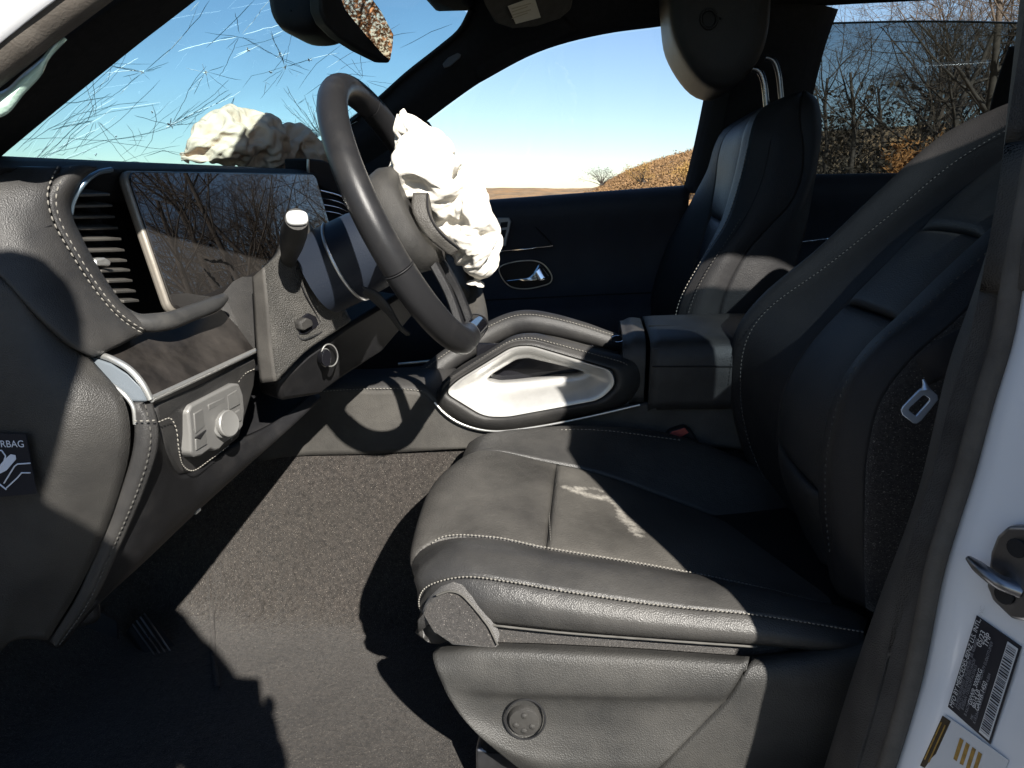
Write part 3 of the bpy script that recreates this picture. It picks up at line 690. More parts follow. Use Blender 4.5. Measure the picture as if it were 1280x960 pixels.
# air vent
vent = box('air_vent', (-.66, .75, .60), (-.60, .88, .79), RUBBER, dash, .004)
for xl, xr, y in zip((100, 93, 89, 94, 102, 110, 118, 127, 136, 145, 155), (138, 141, 144, 148, 152, 156, 159, 163, 166, 170, 174), (244, 258, 272, 286, 300, 314, 327, 339, 352, 365, 377)):
    a = P(xl, y, .762); b = PX(xr, y - 1, a[0] - .012); m = MB()
    pts = [a, b, b + V(-.035, 0, .006), a + V(-.035, 0, .006)]; slab('slat', [p + V(0, 0, .0015) for p in pts], (0, 0, -.0032), mat('vent_slat', (.06, .057, .052), .4, bump=(600, .2, 'noise'), dust=(DUST, 20, .4, .8, .4)), vent, .0008, 2)
slab('vent_tab', [P(118, 324, .752), P(132, 322, .765), P(140, 327, .775), P(138, 333, .775), P(122, 332, .752)], (-.012, 0, 0), SILVER, vent, .002)
tube('vent_rim', [P(139, 212, .80), P(122, 216, .775), P(106, 228, .752), P(92, 250, .744), P(88, 268, .742)], .0028, mat('blue_rim', (.25, .34, .42), .3, metal=.8), vent, 8, 24)
# display
S0 = V(-.556, .870, .783); SD = V(.040, 0, -.166); SW = V(0, .615, .010)
scr_n = np.cross(SW, SD); scr_n /= np.linalg.norm(scr_n); scr_n = scr_n if scr_n[0] > 0 else -scr_n
def SC(u, v, lift=0): return S0 + SW * u + SD * v + scr_n * lift
def rrect(fn, u0, u1, v0, v1, ru, rv, n=5):
    o = []
    for cx, cy, a0 in ((u1 - ru, v0 + rv, -90), (u1 - ru, v1 - rv, 0), (u0 + ru, v1 - rv, 90), (u0 + ru, v0 + rv, 180)):
        for k in range(n): a = math.radians(a0 + 90 * k / (n - 1)); o.append(fn(cx + ru * math.cos(a), cy + rv * math.sin(a)))
    return o
disp = slab('display_housing', rrect(lambda u, v: SC(u, v), -.008, 1.006, -.014, 1.02, .025, .09), -scr_n * .012, mat('display_frame', (.26, .235, .20), .35, metal=.5, bump=(120, .25, 'noise'), dust=(DUST, 60, .4, .7, .6)), dash, .004)
SCRN = mat('display_glass', (.010, .010, .011), .5, spec=0.0, coat=1.0, dust=((.042, .037, .031), 3.5, .2, .8, .55))
# dusty pane: keep the mirror coat clear while the dust only greys the base
scr = slab('screen', rrect(lambda u, v: SC(u, v, .0025), -.002, 1.0, .0, 1.0, .025, .08), -scr_n * .004, SCRN, disp, .001)
WIPE = mat('wiped_streak', (.006, .006, .006), .06, coat=1)
for pts in ([(.17, .68), (.20, .715), (.24, .73), (.275, .77)], [(.155, .75), (.175, .83), (.20, .92)], [(.275, .77), (.285, .82)], [(.262, .86), (.268, .92)], [(.21, .58), (.222, .59)]):
    c = cr([SC(u, v, .0029) for u, v in pts], 12); v_ = []
    for i, p in enumerate(c): wd = .0035 * math.sin(math.pi * (i + .6) / 12.4) * (.7 + .5 * math.sin(i * 2.1)); v_ += [p + V(0, wd * .5, wd), p - V(0, wd * .5, wd)]
    obj('streak', v_, [(2 * i, 2 * i + 1, 2 * i + 3, 2 * i + 2) for i in range(11)], WIPE, scr, 0)
tube('display_foot_trim', [SC(.07, 1.09, -.002), SC(.25, 1.08, 0), SC(.45, 1.08, 0)], .0035, SILVER, dash, 8, 12)
tube('lower_roll', C([(148, 388, .765), (172, 402, .775), (205, 402, .80), (240, 391, .85), (268, 380, .895), (280, 372, .93)]), [.007, .011, .0105, .010, .010, .006], mat('roll_plastic', (.032, .032, .032), .38, bump=(700, .2, 'noise'), dust=(DUST, 20, .4, .8, .3)), dash, 12, 30)
# trim shelf under the display
SH = [(117, 440, .712), (146, 426, .755), (190, 406, .825), (235, 388, .90), (276, 384, .965), (298, 408, .958), (319, 437, .951), (255, 467, .815), (192, 497, .709), (172, 468, .706), (148, 452, .708)]
slab('trim_shelf', C(SH), (-.008, 0, -.016), TRIM_DUSTY, dash, .003)
tube('shelf_edge', C([(189, 499, .705), (230, 480, .770), (275, 459, .853), (320, 438, .95)]), .0036, SILVER, dash, 10, 24)
tube('shelf_edge', C([(116, 441, .708), (140, 449, .704), (162, 462, .702), (178, 480, .702), (188, 499, .704)]), .0036, SILVER, dash, 10, 24)
slab('shelf_end', C([(113, 446, .700), (140, 455, .698), (160, 468, .696), (176, 484, .696), (187, 503, .698), (163, 503, .694), (140, 482, .694), (116, 466, .696)]), (-.02, .02, 0), mat('blue_grey_plastic', (.10, .115, .13), .35, bump=(700, .2, 'noise')), dash, .003)
tube('shelf_end_bead', C([(113, 466, .692), (135, 478, .690), (154, 492, .688), (166, 508, .688), (169, 530, .688)]), .0022, SILVER, dash, 8, 20)
# end cap and its leather strip
G0 = C([(-240, 330, .665), (-230, 520, .66), (-230, 700, .665), (-220, 860, .70)])
G1 = C([(0, 346, .652), (0, 480, .641), (0, 620, .643), (-10, 740, .665), (-20, 830, .71)])
G2 = C([(58, 402, .668), (78, 500, .646), (80, 600, .646), (50, 700, .660), (20, 800, .71)])
G3 = C([(113, 447, .692), (155, 500, .684), (163, 550, .682), (143, 635, .686), (98, 737, .702), (60, 800, .72)])
cap = loft('end_cap', [G0, G1, G2, G3], 44, 30, mat('end_cap_plastic', (.017, .0165, .016), .42, bump=(800, .45, 'vor'), bump2=(60, .1, 'noise', .003), dust=(DUST, 8, .30, .85, .24), spec=.32), dash, (0, -1, 0), .02)
sA = C([(164, 504, .688), (168, 530, .687), (166, 562, .686), (149, 618, .688), (125, 675, .694), (98, 742, .704), (62, 802, .722)])
sB = C([(191, 504, .700), (198, 532, .698), (197, 562, .698), (180, 615, .700), (152, 680, .706), (118, 752, .718), (80, 805, .735)])
strp = loft('leather_strip', [sA, [(p + q) / 2 + V(.002, -.005, 0) for p, q in zip(sA, sB)], sB], 40, 10, LEATHER, dash, (.3, -1, 0), .015)
stitch(between(sA, sB, .72, (.002, -.005, 0)), (.3, -1, 0), THREAD_D, strp, .0075, .005)
stitch([P(168, 526, .682), P(183, 526, .684), P(198, 525, .692)], (.3, -1, .2), THREAD, strp, .006, .003)
# air-bag warning sticker at the edge of the end cap
lab = slab('airbag_sticker', C([(-40, 540, .632), (32, 543, .632), (46, 617, .632), (-30, 624, .632)]), (0, .0012, 0), mat('sticker_black', (.012, .013, .018), .35, rvar=.05), dash, 0, label='black air bag warning sticker on the dashboard end')
SB_ = mat('sticker_white', (.55, .58, .66), .5)
text3('AIRBAG', P(-10, 559, .6312), P(34, 559, .6312) - P(-10, 559, .6312), V(0, 0, 1), .0099, SB_, lab)
for pts in ([(-8, 563), (2, 563), (7, 570), (4, 580), (-4, 586)], [(5, 604), (18, 583), (22, 580), (38, 579)], [(8, 610), (22, 597), (27, 591), (38, 591)], [(-2, 604), (8, 612)]):
    tube('pictogram_line', [P(x, y, .6310) for x, y in pts], .0007, SB_, lab, 5)
slab('pictogram_bag', [P(x, y, .6310) for x, y in ((-6, 588), (0, 592), (8, 588), (20, 574), (19, 569), (13, 568), (6, 574))], (0, .0004, 0), SB_, lab, 0)
# light switch panel
SWO = C([(193, 503, .716), (255, 474, .825), (318, 444, .955), (323, 456, .957), (319, 482, .953), (300, 548, .925), (262, 578, .86), (236, 594, .81), (224, 594, .78), (212, 570, .745), (200, 532, .718)])
swp = slab('switch_panel', SWO, (-.02, 0, .0), LEATHER, dash, .006)
stitch(C([(197, 527, .712), (212, 523, .735), (219, 536, .745), (222, 560, .75), (228, 582, .775), (240, 588, .80), (262, 574, .845), (286, 556, .89)]), (1, -.3, 0), THREAD, swp, .006, .004)
stitch(C([(317, 461, .948), (304, 468, .925), (296, 480, .908), (295, 505, .905), (294, 535, .905), (287, 552, .895)]), (1, -.3, 0), THREAD, swp, .006, .004)
lsx = [(223, 518), (227, 509), (250, 497), (280, 482), (288, 482), (293, 495), (295, 515), (293, 535), (284, 547), (270, 556), (263, 564), (257, 566), (251, 564), (240, 572), (231, 574), (227, 568), (226, 545)]
def SWP(px, py, lift=0): A = (px - 193) / 125.; q = P(px, py, .716 + .239 * A); return q + V(.9, -.2, .25) * lift
lsw = slab('light_switch', [SWP(x, y, .016) for x, y in lsx], (-.02, 0, 0), mat('switch_silver', (.20, .197, .19), .40, metal=.35, bump=(700, .08, 'noise')), swp, .003)
for pts in ([(229, 520), (240, 514), (243, 536), (231, 545)], [(271, 497), (284, 490), (288, 508), (273, 516)], [(278, 520), (288, 514), (290, 528), (280, 534)], [(231, 552), (244, 542), (246, 558), (232, 566)], [(247, 509), (268, 499), (269, 506), (248, 516)]):
    slab('switch_key', [SWP(x, y, .0178) for x, y in pts], (-.003, 0, 0), mat('switch_key_silver', (.165, .163, .157), .42, metal=.3), lsw, .0012)
slab('switch_notch', [SWP(x, y, .0190) for x, y in ((230, 550), (244, 540), (236, 552))], (-.002, 0, 0), RUBBER, lsw, .0005)
kc = SWP(264, 532, .015); ax = V(.90, -.25, .15); ax /= np.linalg.norm(ax); k1 = np.cross(ax, V(0, 0, 1)); k1 /= np.linalg.norm(k1); k2 = np.cross(k1, ax)
v_, f_ = [], []
for d, r in ((0, .0175), (.005, .0175), (.0065, .015), (.010, .015), (.0115, .0168), (.015, .0168), (.0162, .0155), (.0152, .010), (.0152, .0)):
    v_ += [kc + ax * d + (k1 * math.cos(t) + k2 * math.sin(t)) * max(r, 1e-4) for t in np.linspace(0, 2 * math.pi, 28, endpoint=False)]
obj('switch_dial', v_, gf(9, 28, cv=True), mat('dial_silver', (.23, .228, .22), .4, metal=.5), lsw, 35)
# lower dash skirt
lt = C([(198, 534, .702), (210, 570, .745), (226, 594, .785), (262, 577, .86), (300, 553, .93), (345, 527, 1.02), (395, 488, 1.12)])
lb_ = C([(80, 806, .735), (122, 757, .735), (180, 703, .79), (245, 641, .87), (310, 582, .97), (350, 545, 1.04), (398, 498, 1.13)])
loft('lower_skirt', [lt, [(p + q) / 2 + V(.01, -.008, -.004) for p, q in zip(cr(lt, 9), cr(lb_, 9))], lb_], 44, 14, PLASTIC_D, dash, (1, -.5, 0), .015)
loft('skirt_underside', [lb_, [q + V(-.12, .03, .03) for q in lb_]], 30, 6, PLASTIC_D, dash, (0, 0, -1), .01)
tube('skirt_clip', C([(243, 640, .862), (248, 636, .87)]), .004, SILVER, dash, 8)
slab('filler_plate', C([(235, 388, .92), (278, 384, .97), (300, 372, .98), (318, 352, .965), (330, 346, .955), (334, 440, .97), (318, 440, .97), (298, 408, .97)]), (-.03, .0, 0), LEATHER, dash, .005)  # dark filler plate added between the shelf end and the column
# passenger half: end of the display, chromed vents
slab('display_end_cover', C([(385, 198, 1.50), (404, 200, 1.56), (438, 214, 1.66), (440, 250, 1.66), (402, 236, 1.56), (386, 222, 1.51)]), (-.05, 0, 0), PLASTIC_D, dash, .004)
tube('cover_edge', C([(385, 199, 1.495), (385, 210, 1.495), (386, 222, 1.50)]), .003, SILVER, dash, 8, 8)
slab('passenger_vent', C([(398, 236, 1.52), (450, 262, 1.72), (450, 290, 1.72), (398, 275, 1.52)]), (-.06, 0, 0), RUBBER, dash, .003)
for q in (0, 9, 17, 25): tube('vent_bar', C([(400, 238 + q, 1.515), (425, 245 + q * .9, 1.60), (446, 258 + q * .8, 1.69)]), .0012 if q else .002, CHROME, dash, 6, 8)

# ================================================================== STEERING COLUMN
colm = thing('steering_column', 'grained plastic steering column surround with stalk and release lever', 'steering column', (-.42, 1.0, .45))
KL = C([(331, 334, .920), (336, 382, .918), (340, 430, .918), (346, 476, .920)])
KM = C([(360, 310, .938), (376, 352, .955), (386, 396, .965), (384, 438, .962)])
KR = C([(383, 268, .985), (402, 318, 1.0), (420, 362, 1.01), (438, 401, 1.03)])
shr = loft('column_surround', [KL, KM, KR, [q + V(-.035, .05, -.005) for q in KR]], 40, 26, PLASTIC_SPARK, colm, (1, -1, .2), .02)
loft('side_strip', [C([(315, 347, .925), (318, 395, .922), (321, 440, .922), (325, 479, .924)]), [q + V(-.001, -.002, 0) for q in KL]], 20, 6, mat('strip_plastic', (.026, .0245, .023), .5, bump=(900, .3, 'vor'), dust=(DUST, 10, .3, .8, .4)), colm, (.4, -1, 0), .012)
def KP(px, py, lift=0): return P(px, py, np.interp(px, (331, 360, 384, 402, 420, 438), (.918, .944, .960, .985, 1.002, 1.025)) - lift)
pl = [(350, 378), (352, 370), (360, 363), (375, 355), (382, 368), (400, 402), (404, 412), (384, 423), (377, 424), (370, 417), (360, 398)]
tube('panel_gap', [KP(x, y, .002) for x, y in pl], .0010, RUBBER, shr, 5, 60, closed=True)
slab('lever_recess', [KP(x, y, .003) for x, y in ((370, 402), (386, 391), (396, 396), (400, 407), (384, 417), (374, 419))], (-.004, .003, 0), GLOSS, shr, .002)
lv = slab('release_lever', [KP(x, y, .012) for x, y in ((374, 403), (384, 397), (391, 400), (393, 407), (382, 413), (376, 413))], (-.012, .006, 0), PLASTIC, shr, .003)
tube('panel_gap', [KP(370, 338, .002), KP(382, 332, .002), KP(396, 326, .001)], .0009, RUBBER, shr, 5, 8)
# stalk
sb = P(359, 333, .965); se = P(371, 274, .835)
stk = tube('indicator_stalk', [sb, sb * .75 + se * .25, sb * .45 + se * .55, sb * .2 + se * .8, se], [.0105, .0105, .014, .0155, .0130], PLASTIC, colm, 18, 24)
d = se - sb; d /= np.linalg.norm(d)
e1v = np.cross(d, V(0, 0, 1)); e1v /= np.linalg.norm(e1v); e2v = np.cross(e1v, d)
cp = se + d * .002
v_ = []
for off, sc_ in ((0, 1), (.003, .98), (.0045, .85), (.005, .0)):
    v_ += [cp + d * off + (e1v * .0120 * np.sign(math.cos(t)) * abs(math.cos(t)) ** .7 + e2v * .0086 * np.sign(math.sin(t)) * abs(math.sin(t)) ** .7) * max(sc_, .001) for t in np.linspace(0, 2 * math.pi, 28, endpoint=False)]
obj('stalk_cap', v_, gf(4, 28, cv=True), mat('polished_cap', (.86, .86, .84), .22, metal=.5), stk, 50)
tube('stalk_boot', [sb + V(.0, .016, -.002), sb + V(.001, .002, 0), sb - V(0, .004, 0)], [.022, .019, .012], RUBBER, colm, 18, 10)
# lower cover with the start button
lc = slab('lower_cover', C([(346, 480, .945), (383, 442, .985), (437, 405, 1.045), (500, 366, 1.12), (520, 392, 1.15), (478, 440, 1.14), (432, 470, 1.09), (398, 494, 1.06), (352, 502, .97)]), (-.05, .04, 0), PLASTIC_D, colm, .008)
def ring(name, fn, cx, cy, rx, ry, r, m, par, n=24, ang=0):
    ca, sa = math.cos(ang), math.sin(ang); return tube(name, [fn(cx + rx * math.cos(t) * ca - ry * math.sin(t) * sa, cy + rx * math.cos(t) * sa + ry * math.sin(t) * ca) for t in np.linspace(0, 2 * math.pi, n, endpoint=False)], r, m, par, 6, closed=True)
def LC(px, py): return P(px, py, 1.012 + (px - 412) * .0012)
slab('start_button', [LC(406 + 6 * math.cos(t), 447 + 11 * math.sin(t)) + V(.004, -.003, 0) for t in np.linspace(0, 2 * math.pi, 20, endpoint=False)], (-.01, .008, 0), GLOSS, lc, .001)
ring('button_ring', LC, 407, 447, 6, 11, .0010, SILVER, lc)
ring('button_ring', LC, 412, 444, 10, 14, .0010, SILVER, lc, ang=-.15)
for i, pts in enumerate(([(442, 412), (469, 392), (473, 396), (446, 418)], [(447, 424), (481, 400), (488, 405), (456, 434), (448, 432)])):
    slab('chrome_key', C([(x, y, 1.145 + (x - 445) * .001) for x, y in pts]), (-.02, .012, 0), mat('key_chrome_blue', (.30, .38, .52), .12, metal=1), colm, .002)
tube('key_trim', C([(490, 390, 1.2), (478, 402, 1.19), (468, 416, 1.18)]), .0014, SILVER, colm, 6)

# ================================================================== STEERING WHEEL
wheel = thing('steering_wheel', 'black leather steering wheel turned towards the open doorway, bag cover torn', 'steering wheel', (-.244, 1.0, .729))
WC = V(-.244, 1.0, .727); WU = V(-.44, 0, .898); WU /= np.linalg.norm(WU); WY = V(0, 1, 0); WN = np.cross(WY, WU); WN = WN if WN[0] > 0 else -WN
def WP(a, b, c=0): return WC + WY * a + WU * b + WN * c          # across, up, towards the driver
def rimpt(t, R=.179): 
    b = R * math.sin(t); b = max(b, -R * .955); return WP(R * 1.01 * math.cos(t), b)
def rimseg(name, t0, t1, n, m, r=.0178, label=None):
    ts = np.linspace(t0, t1, n); return tube(name, [rimpt(t) for t in ts], r, m, wheel, 22, up=tuple(WN), flat=1.0)
PI = math.pi
cuts = [PI * .62, PI * 1.12, PI * 1.42, PI * 1.58, PI * 1.88, PI * 2.38, PI * 2.62]
r1 = rimseg('rim', PI * .38, PI * 1.10, 70, RIM); rimseg('rim', PI * 1.105, PI * 1.46, 40, RIM, .0186)
rimseg('rim', PI * 1.465, PI * 1.60, 20, GLOSS, .0175); rimseg('rim', PI * 1.605, PI * 1.90, 40, LEATHER_PERF, .0186); rimseg('rim', PI * 1.905, PI * 2.375, 60, RIM)
for t in (1.1025, 1.4625, 1.6025, 1.9025): ring_p = [rimpt(PI * t) + (WN * math.cos(q) + (rimpt(PI * t) - WC) / np.linalg.norm(rimpt(PI * t) - WC) * math.sin(q)) * .0181 for q in np.linspace(0, 2 * PI, 22, endpoint=False)]; tube('rim_joint', ring_p, .0009, RUBBER, wheel, 5, closed=True)
# inner rim step with the fine chrome line
tube('rim_bead', [rimpt(t, .1625) + WN * .006 for t in np.linspace(PI * .7, PI * 1.45, 40)], .0012, SILVER, wheel, 6)
# hub and column boot
def squircle(a, b, t, e=.6): return a * np.sign(math.cos(t)) * abs(math.cos(t)) ** e, b * np.sign(math.sin(t)) * abs(math.sin(t)) ** e
def ringloft(name, prof, m, n=40, parent=wheel, cz=0, e=.7, cb=0):
    v_ = []
    for c, a, b in prof:
        for t in np.linspace(0, 2 * PI, n, endpoint=False): s_, q = squircle(a, b, t, e); v_.append(WP(s_, q + cb, c))
    return obj(name, v_, gf(len(prof), n, cv=True), m, parent, 50)
ringloft('hub', [(-.05, .001, .001), (-.05, .062, .055), (-.03, .078, .068), (-.005, .083, .073), (.010, .078, .068), (.016, .066, .056), (.010, .05, .042), (.006, .001, .001)], PLASTIC, e=.75)
ringloft('column_boot', [(-.150, .056, .056), (-.12, .058, .057), (-.075, .058, .055), (-.048, .054, .050), (-.048, .001, .001)], mat('navy_plastic', (.014, .018, .027), .38, bump=(900, .2, 'vor')), e=.85, cb=-.012)
tube('boot_ring', [WP(*(lambda s: (s[0], s[1] - .012, -.105))(squircle(.0588, .0572, t, .85))) for t in np.linspace(PI * .6, PI * 1.6, 40)], .0022, SILVER, wheel, 6)
# spokes: crossbar pair and lower twin
def spoke(name, pts, wdt, m, th=.010, label=None):
    c = cr([WP(*p) for p in pts], 20); ww = np.interp(np.linspace(0, 1, 20), np.linspace(0, 1, len(wdt)), wdt); tg = np.gradient(c, axis=0); v_ = []
    for p, t, w_ in zip(c, tg, ww):
        s_ = np.cross(t, WN); s_ /= np.linalg.norm(s_); v_ += [p - s_ * w_ - WN * th * .5, p - s_ * w_ * .8 + WN * th * .5, p + s_ * w_ * .8 + WN * th * .5, p + s_ * w_ - WN * th * .5]
    o = obj(name, v_, gf(20, 4, cv=True) + [(3, 2, 1, 0), (76, 77, 78, 79)], m, wheel, 40); return bevel(o, .002, 2)
spoke('spoke', [(-.07, -.03, -.02), (-.12, -.03, -.012), (-.172, -.03, .0)], [.018, .014, .016], PLASTIC_D)
spoke('spoke', [(.07, .0, .0), (.12, -.004, .0), (.172, -.006, .0)], [.026, .020, .022], GLOSS)
spoke('spoke', [(.02, -.062, .004), (.028, -.11, .006), (.034, -.168, .0)], [.012, .008, .012], PLASTIC_D)
spoke('spoke', [(-.02, -.062, .004), (-.028, -.11, .006), (-.034, -.168, .0)], [.012, .008, .012], PLASTIC_D)
spoke('switch_pod', [(.055, -.045, .006), (.10, -.052, .008), (.135, -.058, .006)], [.016, .012, .008], SILVER)
spoke('switch_pod', [(.060, -.02, .008), (.10, -.022, .010), (.14, -.022, .007)], [.010, .010, .007], GLOSS)
spoke('lower_web', [(.06, -.075, -.004), (.105, -.10, -.002), (.128, -.118, 0)], [.030, .034, .04], LEATHER_PERF, .014)
# shift paddle behind the rim
pa = C([(452, 357, .90), (470, 364, .90), (488, 382, .905), (500, 405, .91), (512, 416, .915)]); pb = C([(453, 366, .905), (466, 378, .91), (484, 394, .912), (496, 410, .915), (508, 420, .918)])
loft('shift_paddle', [pa, [(p + q) / 2 + V(.004, -.004, 0) for p, q in zip(pa, pb)], pb], 20, 8, PLASTIC, wheel, (0, -1, 0), .004)
# torn bag cover
fa = C([(516, 241, .965), (515, 262, .955), (532, 294, .955), (564, 321, .97)]); fb = C([(538, 245, .985), (542, 274, .975), (556, 292, .975), (571, 304, .985)])
fl = loft('bag_cover_flap', [fa, [(p + q) / 2 + V(.008, -.006, .002) for p, q in zip(fa, fb)], fb], 24, 10, mat('flap_grained', (.034, .032, .029), .5, bump=(500, .5, 'vor', .001), dust=(DUST, 14, .3, .8, .4)), wheel, (.4, -1, 0), .006)
tube('flap_seam', between(fa, fb, .52, (.009, -.008, .002)), .0011, RUBBER, fl, 5, 16)

# ================================================================== DEPLOYED AIR BAGS
def buckle(G0, k, dmax, iters, seed, bend, fix=None):
    """too much cloth for its shape: edges want to be k times longer, so the skin buckles into folds"""
    rg = np.random.default_rng(seed); x = G0 + rg.normal(0, dmax * .25, G0.shape); sets = []
    def sh(a, du, dv): b = np.roll(a, -dv, axis=1); return b[du:] if du else b
    for du, dv, st, kk in ((1, 0, .5, k), (0, 1, .5, k), (1, 1, .3, k), (1, -1, .3, k), (2, 0, bend, k * .97), (0, 2, bend, k * .97)):
        n = G0.shape[0] - du; L = np.linalg.norm(sh(G0, du, dv) - G0[:n], axis=2) * kk; sets.append((du, dv, st, n, np.maximum(L, 1e-5)))
    for it in range(iters):
        acc = np.zeros_like(x); cnt = np.zeros(x.shape[:2])
        for du, dv, st, n, L in sets:
            a = x[:n]; b = sh(x, du, dv); d = b - a; l = np.maximum(np.linalg.norm(d, axis=2), 1e-6); c = d * ((l - L) / l * .5 * st)[:, :, None]
            acc[:n] += c; cnt[:n] += 1; t = np.zeros_like(x); t[du:] = c if du else c
            acc -= np.roll(t, dv, axis=1); cnt += 1
        x = x + acc / np.maximum(cnt, 1)[:, :, None] * 3.0
        d = x - G0; l = np.linalg.norm(d, axis=2, keepdims=True); x = G0 + d * np.minimum(1, dmax / np.maximum(l, 1e-9))
    return x
def cubic(A, n, axis, closed):
    A = np.moveaxis(A, axis, 0); m = len(A); t = np.linspace(0, m if closed else m - 1, n, endpoint=not closed); i = np.minimum(t.astype(int), m - 1 if closed else m - 2); f = (t - i).reshape(-1, *([1] * (A.ndim - 1)))
    g = (lambda k: A[(i + k) % m]) if closed else (lambda k: A[np.clip(i + k, 0, m - 1)])
    p0, p1, p2, p3 = g(-1), g(0), g(1), g(2)
    return np.moveaxis(.5 * (2 * p1 + (p2 - p0) * f + (2 * p0 - 5 * p1 + 4 * p2 - p3) * f ** 2 + (3 * p1 - p0 - 3 * p2 + p3) * f ** 3), 0, axis)
def upsample(G, nu, nv): return cubic(cubic(G, nu, 0, False), nv, 1, True)
def crumple(name, spine, radii, nu, nv, m, label, flat=(1, 1), folds=(1.30, .020), fine=(1.10, .0045), floor=None, seed=0):
    """limp cloth bag: a closed skin round a spine that buckles into large and then small folds"""
    n0, m0 = 17, 14; s_ = cr(spine, n0); rr = np.interp(np.linspace(0, 1, n0), np.linspace(0, 1, len(radii)), radii)
    tg = np.gradient(s_, axis=0); tg /= np.linalg.norm(tg, axis=1, keepdims=True); G = np.zeros((n0, m0, 3))
    for i in range(n0):
        e = math.sin(PI * (i + .5) / n0) ** .35; a = np.cross(tg[i], V(0, 0, 1)); a /= np.linalg.norm(a); b = np.cross(a, tg[i])
        for j in range(m0): t = 2 * PI * j / m0; G[i, j] = s_[i] + (a * math.cos(t) * flat[0] + b * math.sin(t) * flat[1]) * rr[i] * e
    G = buckle(G, folds[0], folds[1], 90, seed, .10)
    if floor is not None: G[:, :, 2] = np.maximum(G[:, :, 2], floor)
    G = upsample(G, nu // 3, nv // 3); G = buckle(G, fine[0], fine[1], 60, seed + 1, .45)
    G = upsample(G, nu, nv)
    for _ in range(1): G[1:-1] = (G[:-2] + 4 * G[1:-1] + G[2:]) / 6; G = (np.roll(G, 1, 1) + 4 * G + np.roll(G, -1, 1)) / 6
    if floor is not None: G[:, :, 2] = np.maximum(G[:, :, 2], floor)
    v_ = list(G.reshape(-1, 3)); k = len(v_); v_ += [G[0].mean(0), G[-1].mean(0)]
    f_ = gf(nu, nv, cv=True) + [(k, (j + 1) % nv, j) for j in range(nv)] + [(k + 1, (nu - 1) * nv + j, (nu - 1) * nv + (j + 1) % nv) for j in range(nv)]
    return obj(name, v_, f_, m, None, 60, label)
db = crumple('airbag', C([(505, 150, 1.045), (518, 176, 1.04), (532, 206, 1.03), (548, 234, 1.03), (566, 258, 1.04), (582, 280, 1.045), (592, 304, 1.05), (598, 328, 1.05), (597, 345, 1.05)]),
             [.024, .036, .042, .042, .040, .042, .044, .040, .024], 180, 150, AIRBAG, None, (1, .8), seed=1)
tag(db, 'limp white air bag hanging out of the steering wheel hub', 'airbag', 'deployed air bags')
pbag = crumple('airbag', C([(240, 192, 1.44), (258, 182, 1.46), (285, 176, 1.50), (312, 180, 1.55), (340, 190, 1.60), (370, 186, 1.65), (398, 194, 1.70), (420, 200, 1.76)]),
             [.024, .044, .050, .048, .034, .034, .028, .02], 200, 140, mat('airbag_cream', (.62, .46, .34), .75, bump=(1500, .2, 'wave'), bump2=(50, .5, 'noise', .005), var=(9, .08)), None, (1.25, .85), (1.34, .026), (1.17, .0085), floor=.803, seed=5)
tag(pbag, 'crumpled cream air bag lying on top of the dashboard', 'airbag', 'deployed air bags')

# ================================================================== CENTRE CONSOLE
con = thing('center_console', 'black leather centre console with bright silver grab frame and padded armrest', 'console', (0, 1.39, 0))
box('console_core', (-.50, 1.285, .0), (.75, 1.50, .36), PLASTIC_D, con, .01)
ctop = C([(330, 548, 1.25), (392, 490, 1.25), (470, 488, 1.25), (525, 490, 1.25), (546, 507, 1.25), (575, 530, 1.252), (620, 540, 1.252), (700, 529, 1.252), (800, 506, 1.252), (1000, 486, 1.252)])
cbot = C([(285, 593, 1.255), (345, 573, 1.25), (470, 567, 1.25), (575, 561, 1.25), (680, 556, 1.25), (780, 552, 1.25), (850, 556, 1.25), (950, 566, 1.25), (1000, 590, 1.25), (1060, 600, 1.25)])
loft('side_plate', [ctop, cbot], 60, 14, mat('console_side', (.026, .025, .0235), .55, bump=(900, .4, 'vor'), bump2=(40, .1, 'noise', .003), dust=(DUST, 9, .3, .8, .35)), con, (0, -1, 0), .02, cross_linear=True)
tube('plate_bead', C([(543, 503, 1.243), (556, 517, 1.242), (575, 529, 1.242), (600, 537, 1.242), (625, 539, 1.242), (680, 532, 1.242), (740, 520, 1.242), (800, 506, 1.242)]), .0020, SILVER, con, 8, 40)
E0 = C([(385, 494, 1.252), (440, 490, 1.25), (500, 489, 1.25), (530, 492, 1.25), (548, 508, 1.252)]); Ea = [q + V(0, .012, .012) for q in E0]
E2 = C([(420, 462, 1.42), (470, 461, 1.42), (520, 458, 1.42), (552, 455, 1.42), (572, 455, 1.42)])
lid = loft('tray_lid', [E0, Ea, [(p + q) / 2 + V(0, 0, .006) for p, q in zip(Ea, E2)], E2], 30, 14, LEATHER, con, (0, 0, 1), .015)
stitch([q + V(0, -.001, .004) for q in E0[:4]], (0, -1, 1), THREAD, lid, .006, .004)
tube('tray_trim', C([(498, 455, 1.40), (530, 452, 1.40), (556, 449, 1.40)]), .0025, SILVER, con, 8, 8)
OP = [(543, 505), (552, 478), (575, 458), (610, 438), (640, 421), (660, 417), (690, 420), (730, 430), (772, 442), (799, 456), (803, 475), (795, 494), (765, 511), (700, 527), (640, 537), (605, 536), (575, 525), (552, 514)]
IP = [(558, 489), (566, 479), (590, 463), (615, 447), (637, 435), (655, 432), (675, 434), (715, 445), (755, 457), (768, 468), (768, 482), (758, 494), (730, 504), (680, 513), (635, 520), (610, 519), (588, 511), (568, 499)]
HP = [(609, 474), (612, 470), (619, 464), (629, 457), (640, 451), (652, 447), (664, 449), (690, 456), (722, 463), (729, 466), (723, 469), (708, 471), (690, 473), (665, 475), (640, 477), (628, 478), (617, 478), (611, 477)]
